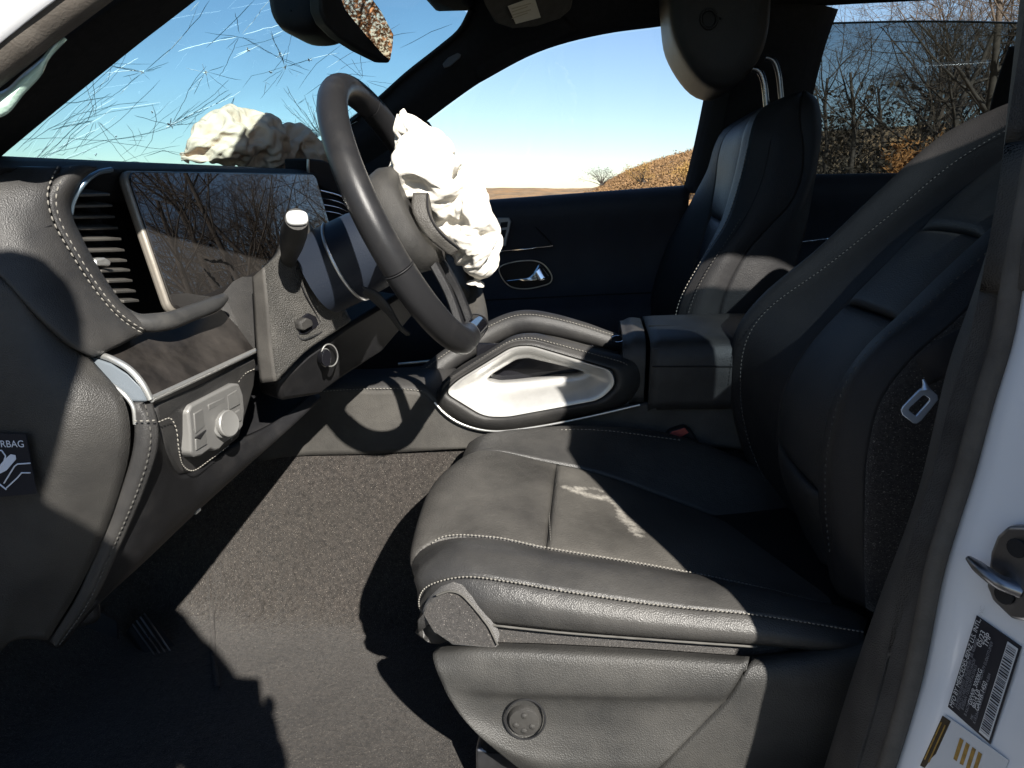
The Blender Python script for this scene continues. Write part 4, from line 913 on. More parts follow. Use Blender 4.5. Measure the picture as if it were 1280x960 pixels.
def fillet(c, r, k=5):
    out_ = []; n = len(c)
    for i in range(n):
        a, b, d = (np.array(c[(i + q) % n], float) for q in (-1, 0, 1)); u = a - b; v = d - b; lu, lv = np.linalg.norm(u), np.linalg.norm(v); t = min(r, lu * .45, lv * .45); p0 = b + u / lu * t; p1 = b + v / lv * t
        for q in np.linspace(0, 1, k): out_.append((1 - q) ** 2 * p0 + 2 * q * (1 - q) * b + q * q * p1)
    return [tuple(q) for q in out_]
OP = fillet([(541, 507), (553, 474), (641, 418), (668, 415), (800, 450), (806, 478), (785, 507), (640, 540), (590, 536)], 26)
IP = fillet([(555, 490), (571, 475), (640, 433), (662, 431), (766, 462), (771, 480), (752, 499), (632, 521), (604, 520)], 16)
HP = fillet([(606, 476), (614, 468), (645, 449), (660, 447), (722, 462), (733, 466), (722, 470), (640, 479), (622, 480)], 5)
def rloft(name, rings, n, nv, m, parent, t=.01):
    R = [np.array([np.asarray(q, float) for q in r]) for r in rings]; n = len(R[0]); g_ = np.array([cr([r[i] for r in R], nv) for i in range(n)]).reshape(-1, 3)
    o = obj(name, g_, orient(g_, gf(n, nv, cu=True), (0, -1, 0)), m, parent, 50, fixn=False); return solid(o, t) if t else o
o1 = [P(x, y, 1.275) for x, y in OP]; i1 = [P(x, y, 1.246) for x, y in IP]
cush = [p * .5 + q * .5 + V(0, -.013, 0) for p, q in zip(o1, i1)]; c85 = [p * .15 + q * .85 + V(0, -.010, 0) for p, q in zip(o1, i1)]; c15 = [p * .88 + q * .12 + V(0, -.008, 0) for p, q in zip(o1, i1)]
roll = rloft('leather_surround', [o1, c15, cush, c85, i1], 120, 16, LEATHER, con)
stitch([p * .62 + q * .38 + V(0, -.0125, .001) for p, q in zip(o1, i1)][6:23], (0, -1, .6), THREAD, roll, .0055, .0038)
h1 = [P(x, y, 1.285) for x, y in HP]; ic = np.mean(i1, axis=0)
fr_ = rloft('grab_frame', [i1, [ic + (p - ic) * .97 + V(0, -.006, 0) for p in i1], [p * .55 + q * .45 + V(0, -.008, 0) for p, q in zip(i1, h1)], [p * .22 + q * .78 + V(0, .004, 0) for p, q in zip(i1, h1)], h1, [q + V(0, .03, 0) for q in h1]], 120, 20, SILVER_P, con, .006)
box('cavity', (-.21, 1.315, .425), (.0, 1.325, .496), GLOSS, con, .002)
tube('cavity_glint', C([(626, 467, 1.325), (645, 461, 1.325), (660, 463, 1.325)]), .0018, STEEL, con, 8, 16)  # steel tube stands in for the glint inside the dark slot
Ot = C([(552, 478, 1.275), (575, 458, 1.275), (610, 438, 1.275), (640, 421, 1.275), (660, 417, 1.275), (690, 420, 1.275), (730, 430, 1.275), (772, 442, 1.275), (806, 455, 1.275)])
loft('console_top', [Ot, [q + V(0, .03, -.02) for q in Ot], [q + V(0, .08, -.055) for q in Ot], [q + V(0, .26, -.06) for q in Ot]], 40, 14, LEATHER, con, (0, 0, 1), .015)
rdg = C([(520, 480, 1.36), (560, 450, 1.40), (605, 421, 1.43), (640, 405, 1.44), (662, 402, 1.44), (690, 406, 1.44), (730, 416, 1.44), (770, 428, 1.44), (810, 434, 1.44), (850, 436, 1.44)])
rg_ = tube('grab_roll', rdg, [.019, .021, .022, .023, .023, .022, .020, .017, .014, .012], LEATHER, con, 16, 50)
stitch([q + V(0, -.017, .016) for q in rdg], (0, -1, 1), THREAD, rg_, .006, .004)
def pad(name, x0, x1, y0, y1, zt, zb, m, parent, bev=.022, dz=0):
    pr = [(y0, zb), (y0 - .004, zt - .045), (y0 + .004, zt - .012), (y0 + .03, zt), ((y0 + y1) / 2, zt + .004), (y1 - .03, zt), (y1, zt - .02), (y1, zb)]
    o = loft(name, [[V(x0, y, z), V(x0 + .006, y, z + .001), V((x0 + x1) / 2, y, z + .004 + dz / 2), V(x1, y, z + dz)] for y, z in pr], 24, 30, m, parent, (0, -.5, 1), .02)
    slab('pad_end', [V(x0 + .004, y, z) for y, z in pr], (.01, 0, 0), m, o, 0); return o
arm = pad('armrest', .095, .52, 1.245, 1.53, .520, .40, LEATHER, con, dz=.012)
tube('seam', [V(.098, 1.2395, .478), V(.30, 1.2395, .484), V(.5, 1.2395, .49)], .0012, RUBBER, arm, 5, 10)
tube('seam', [V(.098, 1.36, .5255), V(.30, 1.36, .531), V(.5, 1.36, .537)], .0012, RUBBER, arm, 5, 10)
hg = pad('armrest_front', .050, .089, 1.268, 1.52, .512, .40, LEATHER, con, dz=.006)
ring('cup_ring', lambda x, y: P(x, y, 1.40), 772, 424, 8, 4, .0015, CHROME, con, 20)
box('console_rear', (.09, 1.27, .05), (.75, 1.50, .41), PLASTIC_D, con, .01)

# ================================================================== FAR DOORS
def door_panel(name, x0, x1, sill, parent, m):
    prof = [(2.10, 0.0), (2.075, .004), (2.045, -.012), (2.036, -.04), (2.050, -.10), (2.060, -.15), (2.055, -.22), (2.03, -.27), (1.995, -.30), (1.985, -.36), (2.01, -.45), (2.05, -.62), (2.06, -.75)]
    return loft(name, [[V(x, y, sill(x) + dz * (1 if dz > -.2 else 1)) for x in np.linspace(x0, x1, 10)] for y, dz in prof], 40, 50, m, parent, (0, -1, 0), .03)
fsill = lambda x: .735 + .072 * (x + .31)
pd_ = thing('passenger_door', 'black front passenger door with clear side window and silver handle', 'car door', (-.2, 2.1, .0))
DOORM = mat('door_vinyl', (.030, .031, .038), .55, bump=(900, .35, 'vor'), var=(12, .15))
door_panel('door_panel', -.80, .235, fsill, pd_, DOORM)
CLEAR = glass('clear_glass', (.88, .92, 1.0), 0.0)
tops = [V(q[0], q[1] + .02, q[2]) for q in cr(up[1:8], 24)]; base_ = [V(q[0], 2.085, fsill(q[0]) - .01) for q in tops]
base_[-1] = V(.235, 2.085, fsill(.235))
obj('door_window', np.array(tops + base_), [(i, i + 1, 24 + i + 1, 24 + i) for i in range(23)], CLEAR, pd_, 60)
dp = lambda x, y, d=2.045: P(x, y, d)
tube('panel_groove', [dp(*p) for p in ((612, 268), (640, 268), (662, 277), (680, 295), (691, 307))], .0022, RUBBER, pd_, 6, 20)
tube('chrome_strip', [dp(x, y, 2.043) for x, y in ((596, 317), (640, 313), (691, 307))], .0024, CHROME, pd_, 6, 12)
hb = [(624, 335), (640, 328), (668, 326), (680, 331), (690, 346), (688, 353), (675, 358), (655, 361), (638, 358), (628, 348)]
hd = slab('door_handle', [dp(x, y, 2.042) for x, y in hb], (0, .01, 0), mat('handle_recess', (.012, .012, .014), .35, rvar=.05), pd_, .002)
tube('handle_bezel', [dp(x, y, 2.040) for x, y in hb], .0016, SILVER, hd, 6, 50, closed=True)
lvr = loft('handle_lever', [[dp(632, 351, 2.030), dp(648, 349, 2.026), dp(662, 346, 2.026), dp(670, 336, 2.028), dp(674, 329, 2.034)], [dp(634, 354, 2.030), dp(650, 352, 2.026), dp(668, 351, 2.024), dp(682, 350, 2.026), dp(687, 346, 2.034)]], 20, 6, CHROME, hd, (0, -1, .3), .006)
mp = slab('seat_switch_panel', [dp(x, y, 2.028) for x, y in ((611, 300), (617, 276), (622, 272), (636, 272), (639, 277), (632, 308), (620, 306))], (0, .012, 0), mat('switch_plate', (.30, .30, .30), .4, metal=.5, bump=(800, .1, 'noise')), pd_, .002)
for pts in ([(617, 286), (624, 285), (622, 296), (615, 296)], [(626, 278), (635, 277), (634, 284), (625, 285)], [(625, 288), (633, 287), (631, 297), (623, 297)]): slab('seat_key', [dp(x, y, 2.0262) for x, y in pts], (0, .003, 0), PLASTIC_D, mp, .0008)
slab('lock_mark', [dp(x, y, 2.040) for x, y in ((648, 372), (658, 370), (658, 375))], (0, .001, 0), LW, pd_, 0)
tube('armrest_crease', [V(-.40, 2.035, fsill(-.4) - .262), V(-.1, 2.032, fsill(-.1) - .265), V(.22, 2.03, fsill(.22) - .268)], .002, RUBBER, pd_, 6, 12)
rd_ = thing('rear_door', 'dark rear passenger door with tinted window lowered a little', 'car door', (.9, 2.1, .0))
rsill = lambda x: .800 + .012 * (x - .5)
door_panel('door_panel', .50, 1.75, rsill, rd_, DOORM)
TOPG = [(980, 30), (1040, 29), (1120, 27), (1200, 27), (1285, 29), (1500, 30)]
tg_ = [P(x, y, 2.03) for x, y in TOPG]; bg_ = [V(q[0] + (-.03 if i == 0 else 0), 2.088, rsill(q[0]) - .01) for i, q in enumerate(tg_)]
obj('door_window', np.array(tg_ + bg_), [(i, i + 1, 7 + i, 6 + i) for i in range(5)], glass('rear_tinted_glass', (.24, .29, .32), 0.0), rd_, 60)
tube('window_top_edge', tg_, .0025, mat('glass_edge', (.05, .07, .08), .2), rd_, 6, 20)
tube('chrome_strip', [P(992, 304, 2.03), P(1012, 301, 2.03), P(1036, 298, 2.03)], .0022, CHROME, rd_, 6, 8)
tube('window_frame', C([(985, 222, 2.075), (990, 150, 2.05), (994, 90, 2.03), (1002, 40, 2.0), (1012, 18, 1.985), (1030, 9, 1.98)]), .012, RUBBER, rd_, 8, 24)

# ================================================================== DRIVER SEAT
ds = thing('driver_seat', 'dusty black leather driver seat with pale stitching and reclined back', 'car seat', (.05, 1.0, 0))
def fr(Y, x=-.206): return [V(x + .035, Y, .20), V(x + .004, Y, .265)]
c1 = [V(-.17, 1.225, .2), V(-.197, 1.225, .27)] + C([(586, 562, 1.215), (602, 549, 1.215), (650, 540, 1.215), (735, 535, 1.215), (850, 548, 1.215), (960, 592, 1.215), (1060, 640, 1.215)])
c0 = [q + V(.0, .03, -.07) for q in c1]
c2 = fr(1.115) + C([(578, 580, 1.115), (592, 566, 1.115), (614, 563, 1.115), (681, 577, 1.115), (747, 592, 1.115), (850, 630, 1.115), (980, 680, 1.115), (1080, 720, 1.115)])
c3 = fr(1.0) + C([(541, 622, 1.0), (550, 606, 1.0), (572, 600, 1.0), (686, 618, 1.0), (800, 650, 1.0), (950, 692, 1.0), (1080, 735, 1.0)])
c4 = [V(-.150, .88, .21), V(-.186, .85, .272)] + C([(514, 712, .81), (522, 692, .83), (542, 679, .845), (572, 673, .853), (606, 673, .856), (687, 688, .858), (830, 712, .858), (955, 738, .858), (1080, 770, .858)])
c5 = [V(-.158, .815, .235)] + C([(523, 760, .785), (527, 745, .775), (540, 730, .765), (562, 723, .760), (600, 722, .757), (700, 738, .755), (830, 757, .755), (950, 769, .755), (1080, 790, .755)])
c6 = C([(530, 772, .79), (545, 776, .77), (575, 777, .755), (615, 779, .752), (700, 788, .75), (830, 798, .75), (945, 806, .75), (1080, 820, .75)])
def split(c, n, a, b): r = cr(c, n); return [r[i] for i in range(int(a * n), min(int(b * n) + 1, n))]
def cutx(c, x, n=160):
    r = cr(c, n); k = next(i for i in range(n) if r[i][0] > x and i > n * .2); return [r[i] for i in range(0, k + 1)][::4] + [r[k]], [r[k]] + [r[i] for i in range(k + 1, n)][::4] + [r[-1]]
XC = P(687, 640, .95)[0]
a2, d2 = cutx(c2, XC); a3, d3 = cutx(c3, XC); a4, d4 = cutx(c4, XC)
OUT = (-.2, -.4, 1)
fi = loft('front_insert', [a2, a3, a4], 60, 40, LEATHER_PERF, ds, OUT, .02, puff=.007, pw=8)
ri = loft('rear_insert', [d2, d3, d4], 60, 40, mat('seat_centre_leather', (.024, .0225, .0205), .55, bump=(480, .5, 'vor'), bump2=(30, .2, 'noise', .004), dust=(DUST, 7, .22, .85, .50), spec=.28), ds, OUT, .02, puff=.006, pw=8)
# flat pale scuff on the rear insert, part of the leather itself
def scuff(m, spots):
    t = m.node_tree; N = t.nodes; L = t.links; b = N['Principled BSDF']; tc = N.new('ShaderNodeTexCoord')
    nz = N.new('ShaderNodeTexNoise'); nz.inputs['Scale'].default_value = 190; nz.inputs['Detail'].default_value = 8; nz.inputs['Roughness'].default_value = .7; L.new(tc.outputs['Object'], nz.inputs['Vector'])
    n2 = N.new('ShaderNodeTexNoise'); n2.inputs['Scale'].default_value = 38; n2.inputs['Detail'].default_value = 5; L.new(tc.outputs['Object'], n2.inputs['Vector'])
    last = None
    for p, r in spots:
        d = N.new('ShaderNodeVectorMath'); d.operation = 'DISTANCE'; d.inputs[1].default_value = tuple(p); L.new(tc.outputs['Object'], d.inputs[0])
        q = N.new('ShaderNodeMath'); q.operation = 'DIVIDE'; q.inputs[1].default_value = r; L.new(d.outputs['Value'], q.inputs[0]); o = q.outputs[0]
        if last is not None: k = N.new('ShaderNodeMath'); k.operation = 'MINIMUM'; L.new(last, k.inputs[0]); L.new(o, k.inputs[1]); o = k.outputs[0]
        last = o
    inv = N.new('ShaderNodeMath'); inv.operation = 'SUBTRACT'; inv.inputs[0].default_value = 1.0; L.new(last, inv.inputs[1])
    a = N.new('ShaderNodeMath'); a.operation = 'MULTIPLY_ADD'; a.inputs[1].default_value = 1.1; L.new(nz.outputs['Fac'], a.inputs[0]); L.new(inv.outputs[0], a.inputs[2])
    a2 = N.new('ShaderNodeMath'); a2.operation = 'MULTIPLY_ADD'; a2.inputs[1].default_value = 1.3; L.new(n2.outputs['Fac'], a2.inputs[0]); L.new(a.outputs[0], a2.inputs[2])
    mr = N.new('ShaderNodeMapRange'); mr.inputs[1].default_value = 1.50; mr.inputs[2].default_value = 2.15; mr.inputs[4].default_value = .75; L.new(a2.outputs[0], mr.inputs[0])
    mx = N.new('ShaderNodeMix'); mx.data_type = 'RGBA'; mx.inputs[7].default_value = (.34, .32, .285, 1); src = b.inputs['Base Color'].links[0].from_socket
    L.new(mr.outputs[0], mx.inputs[0]); L.new(src, mx.inputs[6]); L.new(mx.outputs[2], b.inputs['Base Color'])
def on_insert(px, py): 
    Y = 1.10 - .235 * min(max((py - (588 + (px - 747) * .22)) / 98., 0), 1); q = P(px, py, Y); return q + V(0, 0, .004)
chains = (([(706, 611), (722, 617), (745, 621), (762, 622), (772, 631), (782, 648), (800, 668)], 22, .013), ([(722, 612), (740, 611), (753, 612), (750, 618)], 8, .009), ([(786, 630), (791, 648)], 4, .0045), ([(784, 648), (796, 662)], 5, .019), ([(798, 668), (802, 700)], 5, .0045))
scuff(MATS['seat_centre_leather'], [(on_insert(q[0], q[1]), r * 1.15) for pts, n, r in chains for q in cr([(x, y, 0) for x, y in pts], n)])
sg = [P(x, y, Y) for x, y, Y in ((687, 583, 1.10), (686, 605, 1.04), (686, 630, .98), (687, 655, .92), (688, 678, .875))]
stitch([q + V(0, 0, .001) for q in sg], (0, -.3, 1), THREAD_D, fi, .006, .005)
fb_ = loft('inner_bolster', [c0, c1, c2], 50, 24, LEATHER_SEAT, ds, (0, .1, 1), .02, puff=.004, pw=6)
stitch([q + V(0, -.022, .003) for q in c1[3:7]], (0, -.5, 1), THREAD, fb_, .0065, .0045)
ub = loft('outer_bolster', [c4, [p * .5 + q * .5 + V(0, -.010, .012) for p, q in zip(cr(c4, 12), cr(c5, 12))], c5], 60, 22, LEATHER_SEAT, ds, (-.1, -1, .8), .02, puff=.004, pw=5, wrinkle=.0015, wscale=22)
lb2 = loft('bolster_side', [c5, [p * .5 + q * .5 + V(-.002, -.010, 0) for p, q in zip(cr(c5, 12), cr(c6, 12))], c6], 60, 16, LEATHER_SEAT, ds, (0, -1, .1), .02, puff=.003, pw=5)
stitch(between(c4, c5, -.0, (0, -.004, .0045))[2:], (-.1, -.6, 1), THREAD, ub, .0046, .0034, .0008)
stitch(between(c4, c5, 1.0, (-.001, -.005, .003)), (0, -1, .4), THREAD, ub, .0046, .0034, .0008)
slab('felt_corner', C([(526, 766, .770), (531, 756, .752), (546, 745, .738), (562, 740, .734), (574, 743, .732), (588, 755, .731), (602, 772, .731), (611, 784, .732), (622, 812, .733), (565, 808, .734), (545, 790, .744)]), (.0, .03, 0), FELT, ds, .004)
tube('felt_piping', C([(546, 744, .735), (562, 739, .731), (575, 742, .729), (588, 754, .728), (602, 771, .728), (611, 783, .728), (622, 806, .730)]), .0013, THREAD_D, ds, 6, 30)
tube('lower_piping', [q + V(0, -.004, 0) for q in c6[3:7]], .0013, THREAD_D, ds, 6, 40)
loft('underside_cloth', [C([(600, 776, .762), (700, 786, .76), (945, 804, .76), (1080, 818, .76)]), C([(600, 815, .775), (700, 822, .775), (945, 835, .775), (1080, 850, .775)])], 30, 6, FELT, ds, (0, -1, 0), .02)
box('seat_frame', (-.13, .80, .06), (.34, 1.20, .27), PLASTIC_D, ds, .01)
box('seat_rail', (-.135, .80, .02), (.40, .84, .075), STEEL, ds, .004)
box('seat_rail', (-.135, 1.16, .02), (.40, 1.20, .075), STEEL, ds, .004)
# side trim of the base
T = [[(548, 808, .760), (600, 803, .752), (760, 808, .750), (937, 820, .75)], [(541, 818, .740), (600, 814, .728), (760, 821, .726), (934, 829, .728)], [(545, 836, .726), (600, 838, .721), (760, 845, .720), (926, 846, .721)], [(553, 855, .724), (600, 862, .722), (760, 868, .721), (912, 868, .722)],
     [(560, 870, .724), (610, 874, .730), (760, 878, .731), (904, 880, .730)], [(575, 893, .724), (620, 903, .733), (760, 905, .734), (880, 904, .732)], [(596, 917, .723), (640, 932, .728), (760, 938, .731), (846, 938, .729)], [(622, 940, .727), (680, 956, .726), (760, 962, .728), (824, 960, .728)], [(655, 966, .740), (700, 985, .742), (760, 990, .742), (800, 985, .742)]]
TRIM = mat('seat_trim_plastic', (.021, .021, .0205), .48, bump=(650, .55, 'vor'), bump2=(30, .08, 'noise', .003), dust=(DUST, 8, .30, .85, .26), spec=.34)
trm = loft('base_trim', [C(t) for t in T], 60, 60, TRIM, ds, (0, -1, 0), .02)
R_ = [[(940, 820, .752), (1010, 810, .752), (1140, 780, .76)], [(938, 829, .73), (1010, 824, .732), (1140, 800, .74)], [(930, 846, .722), (1010, 844, .724), (1140, 835, .73)], [(908, 880, .724), (1010, 884, .725), (1140, 890, .73)], [(850, 938, .729), (980, 945, .729), (1140, 960, .73)], [(806, 985, .735), (950, 990, .735), (1140, 1010, .735)]]
loft('rear_base_trim', [C(t) for t in R_], 40, 30, TRIM, ds, (0, -1, 0), .02)
kc = P(656, 899, .733); v_ = []
prof = ((.014, .0195), (.004, .0195), (-.003, .0190), (-.0062, .0170), (-.0072, .011), (-.0068, .0))
for d_, r in prof: v_ += [kc + V(math.cos(t) * max(r, 1e-4), d_, math.sin(t) * max(r, 1e-4)) for t in np.linspace(0, 2 * PI, 32, endpoint=False)]
kn = obj('lumbar_knob', v_, gf(len(prof), 32, cv=True), PLASTIC, ds, 40)
for a in (90, 200, 270, 340):
    p = kc + V(math.cos(math.radians(a)) * .0098, -.0066, math.sin(math.radians(a)) * .0098); m = MB()
    vv = [p + V(math.cos(t) * r, dy, math.sin(t) * r) for dy, r in ((.003, .0042), (-.0012, .0036), (-.0022, .0018), (-.0024, .0001)) for t in np.linspace(0, 2 * PI, 12, endpoint=False)]; m.add(vv, gf(4, 12, cv=True)); m.build('knob_dot', PLASTIC, kn)
ring('knob_gap', lambda x, y: P(x, y, .727), 656.5, 899, 25, 25, .0012, RUBBER, ds, 40)
# back rest
B1 = [(1010, 705, 1.18), (962, 632, 1.21), (931, 570, 1.235), (915, 510, 1.245), (912, 452, 1.25), (921, 410, 1.25), (950, 371, 1.25), (1020, 311, 1.245), (1100, 236, 1.235), (1180, 167, 1.22), (1262, 128, 1.18), (1330, 112, 1.12)]
B2 = [(1020, 700, 1.15), (975, 628, 1.18), (946, 572, 1.20), (931, 515, 1.215), (931, 450, 1.22), (942, 416, 1.22), (966, 386, 1.22), (1036, 335, 1.215), (1122, 266, 1.20), (1198, 204, 1.18), (1272, 160, 1.14), (1335, 140, 1.08)]
B3 = [(1022, 700, 1.11), (1000, 640, 1.115), (980, 585, 1.12), (973, 548, 1.12), (985, 480, 1.12), (1012, 434, 1.12), (1060, 380, 1.12), (1105, 335, 1.118), (1150, 289, 1.112), (1212, 232, 1.10), (1280, 185, 1.07), (1340, 160, 1.03)]
B35 = [(1035, 706, 1.0), (1020, 655, 1.0), (1003, 612, 1.0), (999, 585, 1.0), (1017, 505, 1.0), (1046, 450, 1.0), (1094, 392, 1.0), (1142, 342, 1.0), (1192, 292, 1.0), (1252, 240, 1.0), (1310, 198, .99), (1360, 175, .97)]
B4 = [(1047, 712, .91), (1042, 680, .91), (1034, 648, .905), (1032, 622, .90), (1050, 520, .90), (1082, 462, .90), (1130, 405, .90), (1180, 352, .90), (1235, 300, .90), (1292, 250, .90), (1345, 210, .90), (1390, 190, .90)]
B5 = [(1050, 745, .82), (1043, 690, .815), (1038, 630, .81), (1041, 560, .805), (1064, 480, .80), (1100, 432, .80), (1150, 395, .80), (1200, 352, .80), (1262, 298, .80), (1330, 240, .81), (1390, 205, .82), (1430, 190, .83)]
B6 = [(1082, 760, .785), (1080, 690, .785), (1081, 630, .782), (1084, 570, .78), (1102, 500, .78), (1140, 449, .78), (1190, 405, .78), (1250, 350, .785), (1320, 290, .79), (1390, 240, .80), (1440, 210, .81), (1470, 195, .82)]
b1, b2, b3, b35, b4, b5, b6 = [C(b) for b in (B1, B2, B3, B35, B4, B5, B6)]
BOUT = (-1, -.6, .6)
b0 = [q + V(.09, .01, -.05) for q in b1]
ib = loft('back_inner_bolster', [b0, [q + V(.02, .012, -.012) for q in b1], b1, b2, b3], 70, 30, LEATHER_BACK, ds, (-1, 0, .5), .02)
stitch([q + V(-.004, -.003, .002) for q in b2], (-1, -.5, .5), THREAD_D, ib, .0065, .0045, .0008)
for i0, i1_ in ((0, 3), (3, 6), (6, 8), (8, 11)):
    loft('back_insert', [c[i0:i1_ + 1] for c in (b3, b35, b4)], 40, 30, mat('seat_back_centre', (.019, .019, .020), .5, bump=(520, .5, 'vor'), dust=(DUST, 6, .3, .85, .25)), ds, BOUT, .03, puff=.012, pw=5)
ob = loft('back_outer_bolster', [b4, [p * .5 + q * .5 + V(-.012, .0, .008) for p, q in zip(b4, b5)], b5, b6], 70, 30, LEATHER_BACK, ds, BOUT, .02)
stitch([q + V(-.006, -.004, .002) for q in b5[1:9]], (-1, -1, .3), THREAD_D, ob, .008, .0025, .0007)
b7 = [q + V(.13, .0, -.06) for q in b6]; b8 = [q + V(.13, .0, -.06) for q in b1]
loft('back_side', [b6, [p * .5 + q * .5 + V(0, -.01, 0) for p, q in zip(b6, b7)], b7], 50, 10, FELT, ds, (0, -1, 0), .01)
loft('back_shell', [b7, b8, b0], 50, 16, PLASTIC_D, ds, (1, 0, -.3), .01)
top_c = [b[-1] for b in (b6, b5, b4, b35, b3, b2, b1)]
loft('back_top', [top_c, [q + V(.06, 0, .015) for q in top_c], [q + V(.13, 0, -.03) for q in top_c]], 30, 10, LEATHER_BACK, ds, (0, 0, 1), .02)
# head rest of the driver seat stands outside the frame
hrc = V(.80, 1.0, 1.03)
v_ = []
for j, (s_, e) in enumerate(((-.135, .02), (-.125, .75), (-.08, 1), (.0, 1.04), (.08, 1), (.125, .75), (.135, .02))):
    for t in np.linspace(0, 2 * PI, 28, endpoint=False): a, b = squircle(.055 * e, .095 * e, t, .7); v_.append(hrc + V(a + b * .35, s_, b))
obj('head_rest', v_, gf(7, 28, cv=True), LEATHER_BACK, ds, 60)
for s_ in (-.06, .06): tube('head_rest_post', [V(.70, 1.0 + s_, .88), V(.765, 1.0 + s_, .96)], .007, CHROME, ds, 10)

# seat belt, tongue, buckle
belt = thing('seat_belt', 'black driver seat belt with bright metal tongue hanging by the belt pillar', 'seat belt', (.33, .69, .5))
wa = C([(1143, 447, .715), (1172, 425, .70), (1212, 402, .70), (1255, 330, .70), (1275, 240, .70), (1295, 120, .70)]); wb = C([(1160, 482, .715), (1184, 470, .70), (1222, 440, .70), (1262, 350, .70), (1285, 250, .70), (1305, 120, .70)])
loft('webbing', [wa, [(p + q) / 2 + V(0, -.003, 0) for p, q in zip(wa, wb)], wb], 30, 8, WEB, belt, (0, -1, 0), .002)
to = [(1126, 513), (1129, 508), (1150, 487), (1156, 484), (1163, 486), (1172, 494), (1173, 500), (1152, 526), (1146, 530), (1141, 529), (1128, 519)]
ti = [(1136, 512), (1138, 509), (1152, 496), (1155, 494), (1157, 495), (1161, 498), (1162, 501), (1147, 518), (1145, 520), (1143, 519), (1137, 514)]
ra, rb = [P(x, y, .700) for x, y in to], [P(x, y, .700) for x, y in ti]; n = 11; thv = V(.001, .004, 0)
v_ = ra + rb + [q + thv for q in ra] + [q + thv for q in rb]; f_ = []
for i in range(n):
    j = (i + 1) % n; f_ += [(i, j, n + j, n + i), (2 * n + i, 3 * n + i, 3 * n + j, 2 * n + j), (i, 2 * n + i, 2 * n + j, j), (n + i, n + j, 3 * n + j, 3 * n + i)]
bevel(obj('belt_tongue', v_, f_, SKY_BLUE_STEEL, belt, 30), .0008, 2)
tube('tongue_stem', C([(1157, 487, .700), (1156, 480, .701), (1154, 474, .702)]), [.004, .002, .0012], SKY_BLUE_STEEL, belt, 8)
bk = thing('seat_belt_buckle', 'dark red belt buckle standing between driver seat and console', 'buckle', (.11, 1.235, .35))
bkl = slab('buckle_body', C([(832, 545, 1.232), (838, 538, 1.232), (856, 533, 1.232), (864, 538, 1.232), (888, 578, 1.232), (886, 588, 1.232), (868, 592, 1.232), (852, 585, 1.232)]), (0, .018, 0), PLASTIC_D, bk, .004)
slab('release_button', C([(834, 546, 1.2300), (840, 540, 1.2300), (856, 535, 1.2300), (861, 541, 1.2300), (842, 552, 1.2300)]), (0, .004, 0), RED, bkl, .001)
slab('buckle_stem', C([(866, 588, 1.238), (886, 586, 1.238), (905, 640, 1.238), (885, 645, 1.238)]), (0, .006, 0), PLASTIC_D, bk, .002)
slab('hinge_cover', C([(912, 592, 1.235), (930, 583, 1.235), (945, 598, 1.235), (946, 612, 1.235), (928, 606, 1.235)]), (0, .01, 0), mat('hinge_grey', (.16, .16, .17), .5, bump=(600, .2, 'noise')), ds, .003)

# ================================================================== PASSENGER SEAT
ps = thing('passenger_seat', 'upright black leather front passenger seat behind the console', 'car seat', (.1, 1.78, 0))
f_c = C([(815, 420, 2.0), (817, 370, 2.0), (835, 312, 2.0), (868, 250, 1.99), (888, 212, 1.98), (896, 185, 1.97), (906, 166, 1.95), (930, 150, 1.92), (965, 132, 1.88), (1000, 120, 1.85)])
i1c = C([(852, 420, 1.90), (862, 365, 1.90), (876, 315, 1.90), (889, 270, 1.90), (896, 225, 1.90), (899, 195, 1.90), (908, 170, 1.89), (932, 154, 1.86), (968, 136, 1.83), (1000, 122, 1.82)])
i2c = C([(866, 420, 1.65), (876, 370, 1.65), (893, 320, 1.65), (907, 280, 1.65), (920, 235, 1.65), (928, 200, 1.65), (935, 168, 1.65), (948, 148, 1.66), (975, 131, 1.68), (1000, 118, 1.70)])
n2c = C([(842, 420, 1.535), (850, 378, 1.535), (878, 325, 1.535), (908, 278, 1.54), (925, 228, 1.55), (935, 187, 1.56), (942, 155, 1.57), (952, 137, 1.59), (978, 122, 1.61), (1000, 114, 1.64)])
s3c = C([(893, 420, 1.520), (905, 370, 1.515), (932, 318, 1.515), (962, 283, 1.52), (988, 255, 1.53), (1002, 222, 1.545), (1005, 185, 1.56), (1000, 152, 1.575), (1000, 132, 1.59), (1003, 117, 1.62)])
s4c = C([(985, 420, 1.545), (988, 370, 1.545), (997, 325, 1.55), (1008, 285, 1.56), (1015, 245, 1.57), (1021, 212, 1.58), (1026, 180, 1.59), (1027, 150, 1.60), (1021, 124, 1.62), (1006, 113, 1.65)])
s5c = [V(q[0] - .01, 1.96, q[2]) for q in s4c]
loft('back_bolster', [[q + V(.08 * (1 - i / 9.), .03, -.02) for i, q in enumerate(f_c)], f_c, i1c], 40, 16, LEATHER_BACK, ps, (-1, 0, 0), .02, puff=.006)
for i0, i1_ in ((0, 3), (3, 9)): loft('back_insert', [i1c[i0:i1_ + 1], i2c[i0:i1_ + 1]], 40, 12, LEATHER_BACK, ps, (-1, -.3, .2), .02, puff=.010)
loft('back_bolster', [i2c, [p * .5 + q * .5 + V(-.012, 0, 0) for p, q in zip(i2c, n2c)], n2c], 40, 14, LEATHER_BACK, ps, (-1, -.3, .2), .02)
sd = loft('back_side', [n2c, [p * .5 + q * .5 + V(-.004, -.014, 0) for p, q in zip(n2c, s3c)], s3c], 50, 18, LEATHER_BACK, ps, (-.2, -1, 0), .02, puff=.003)
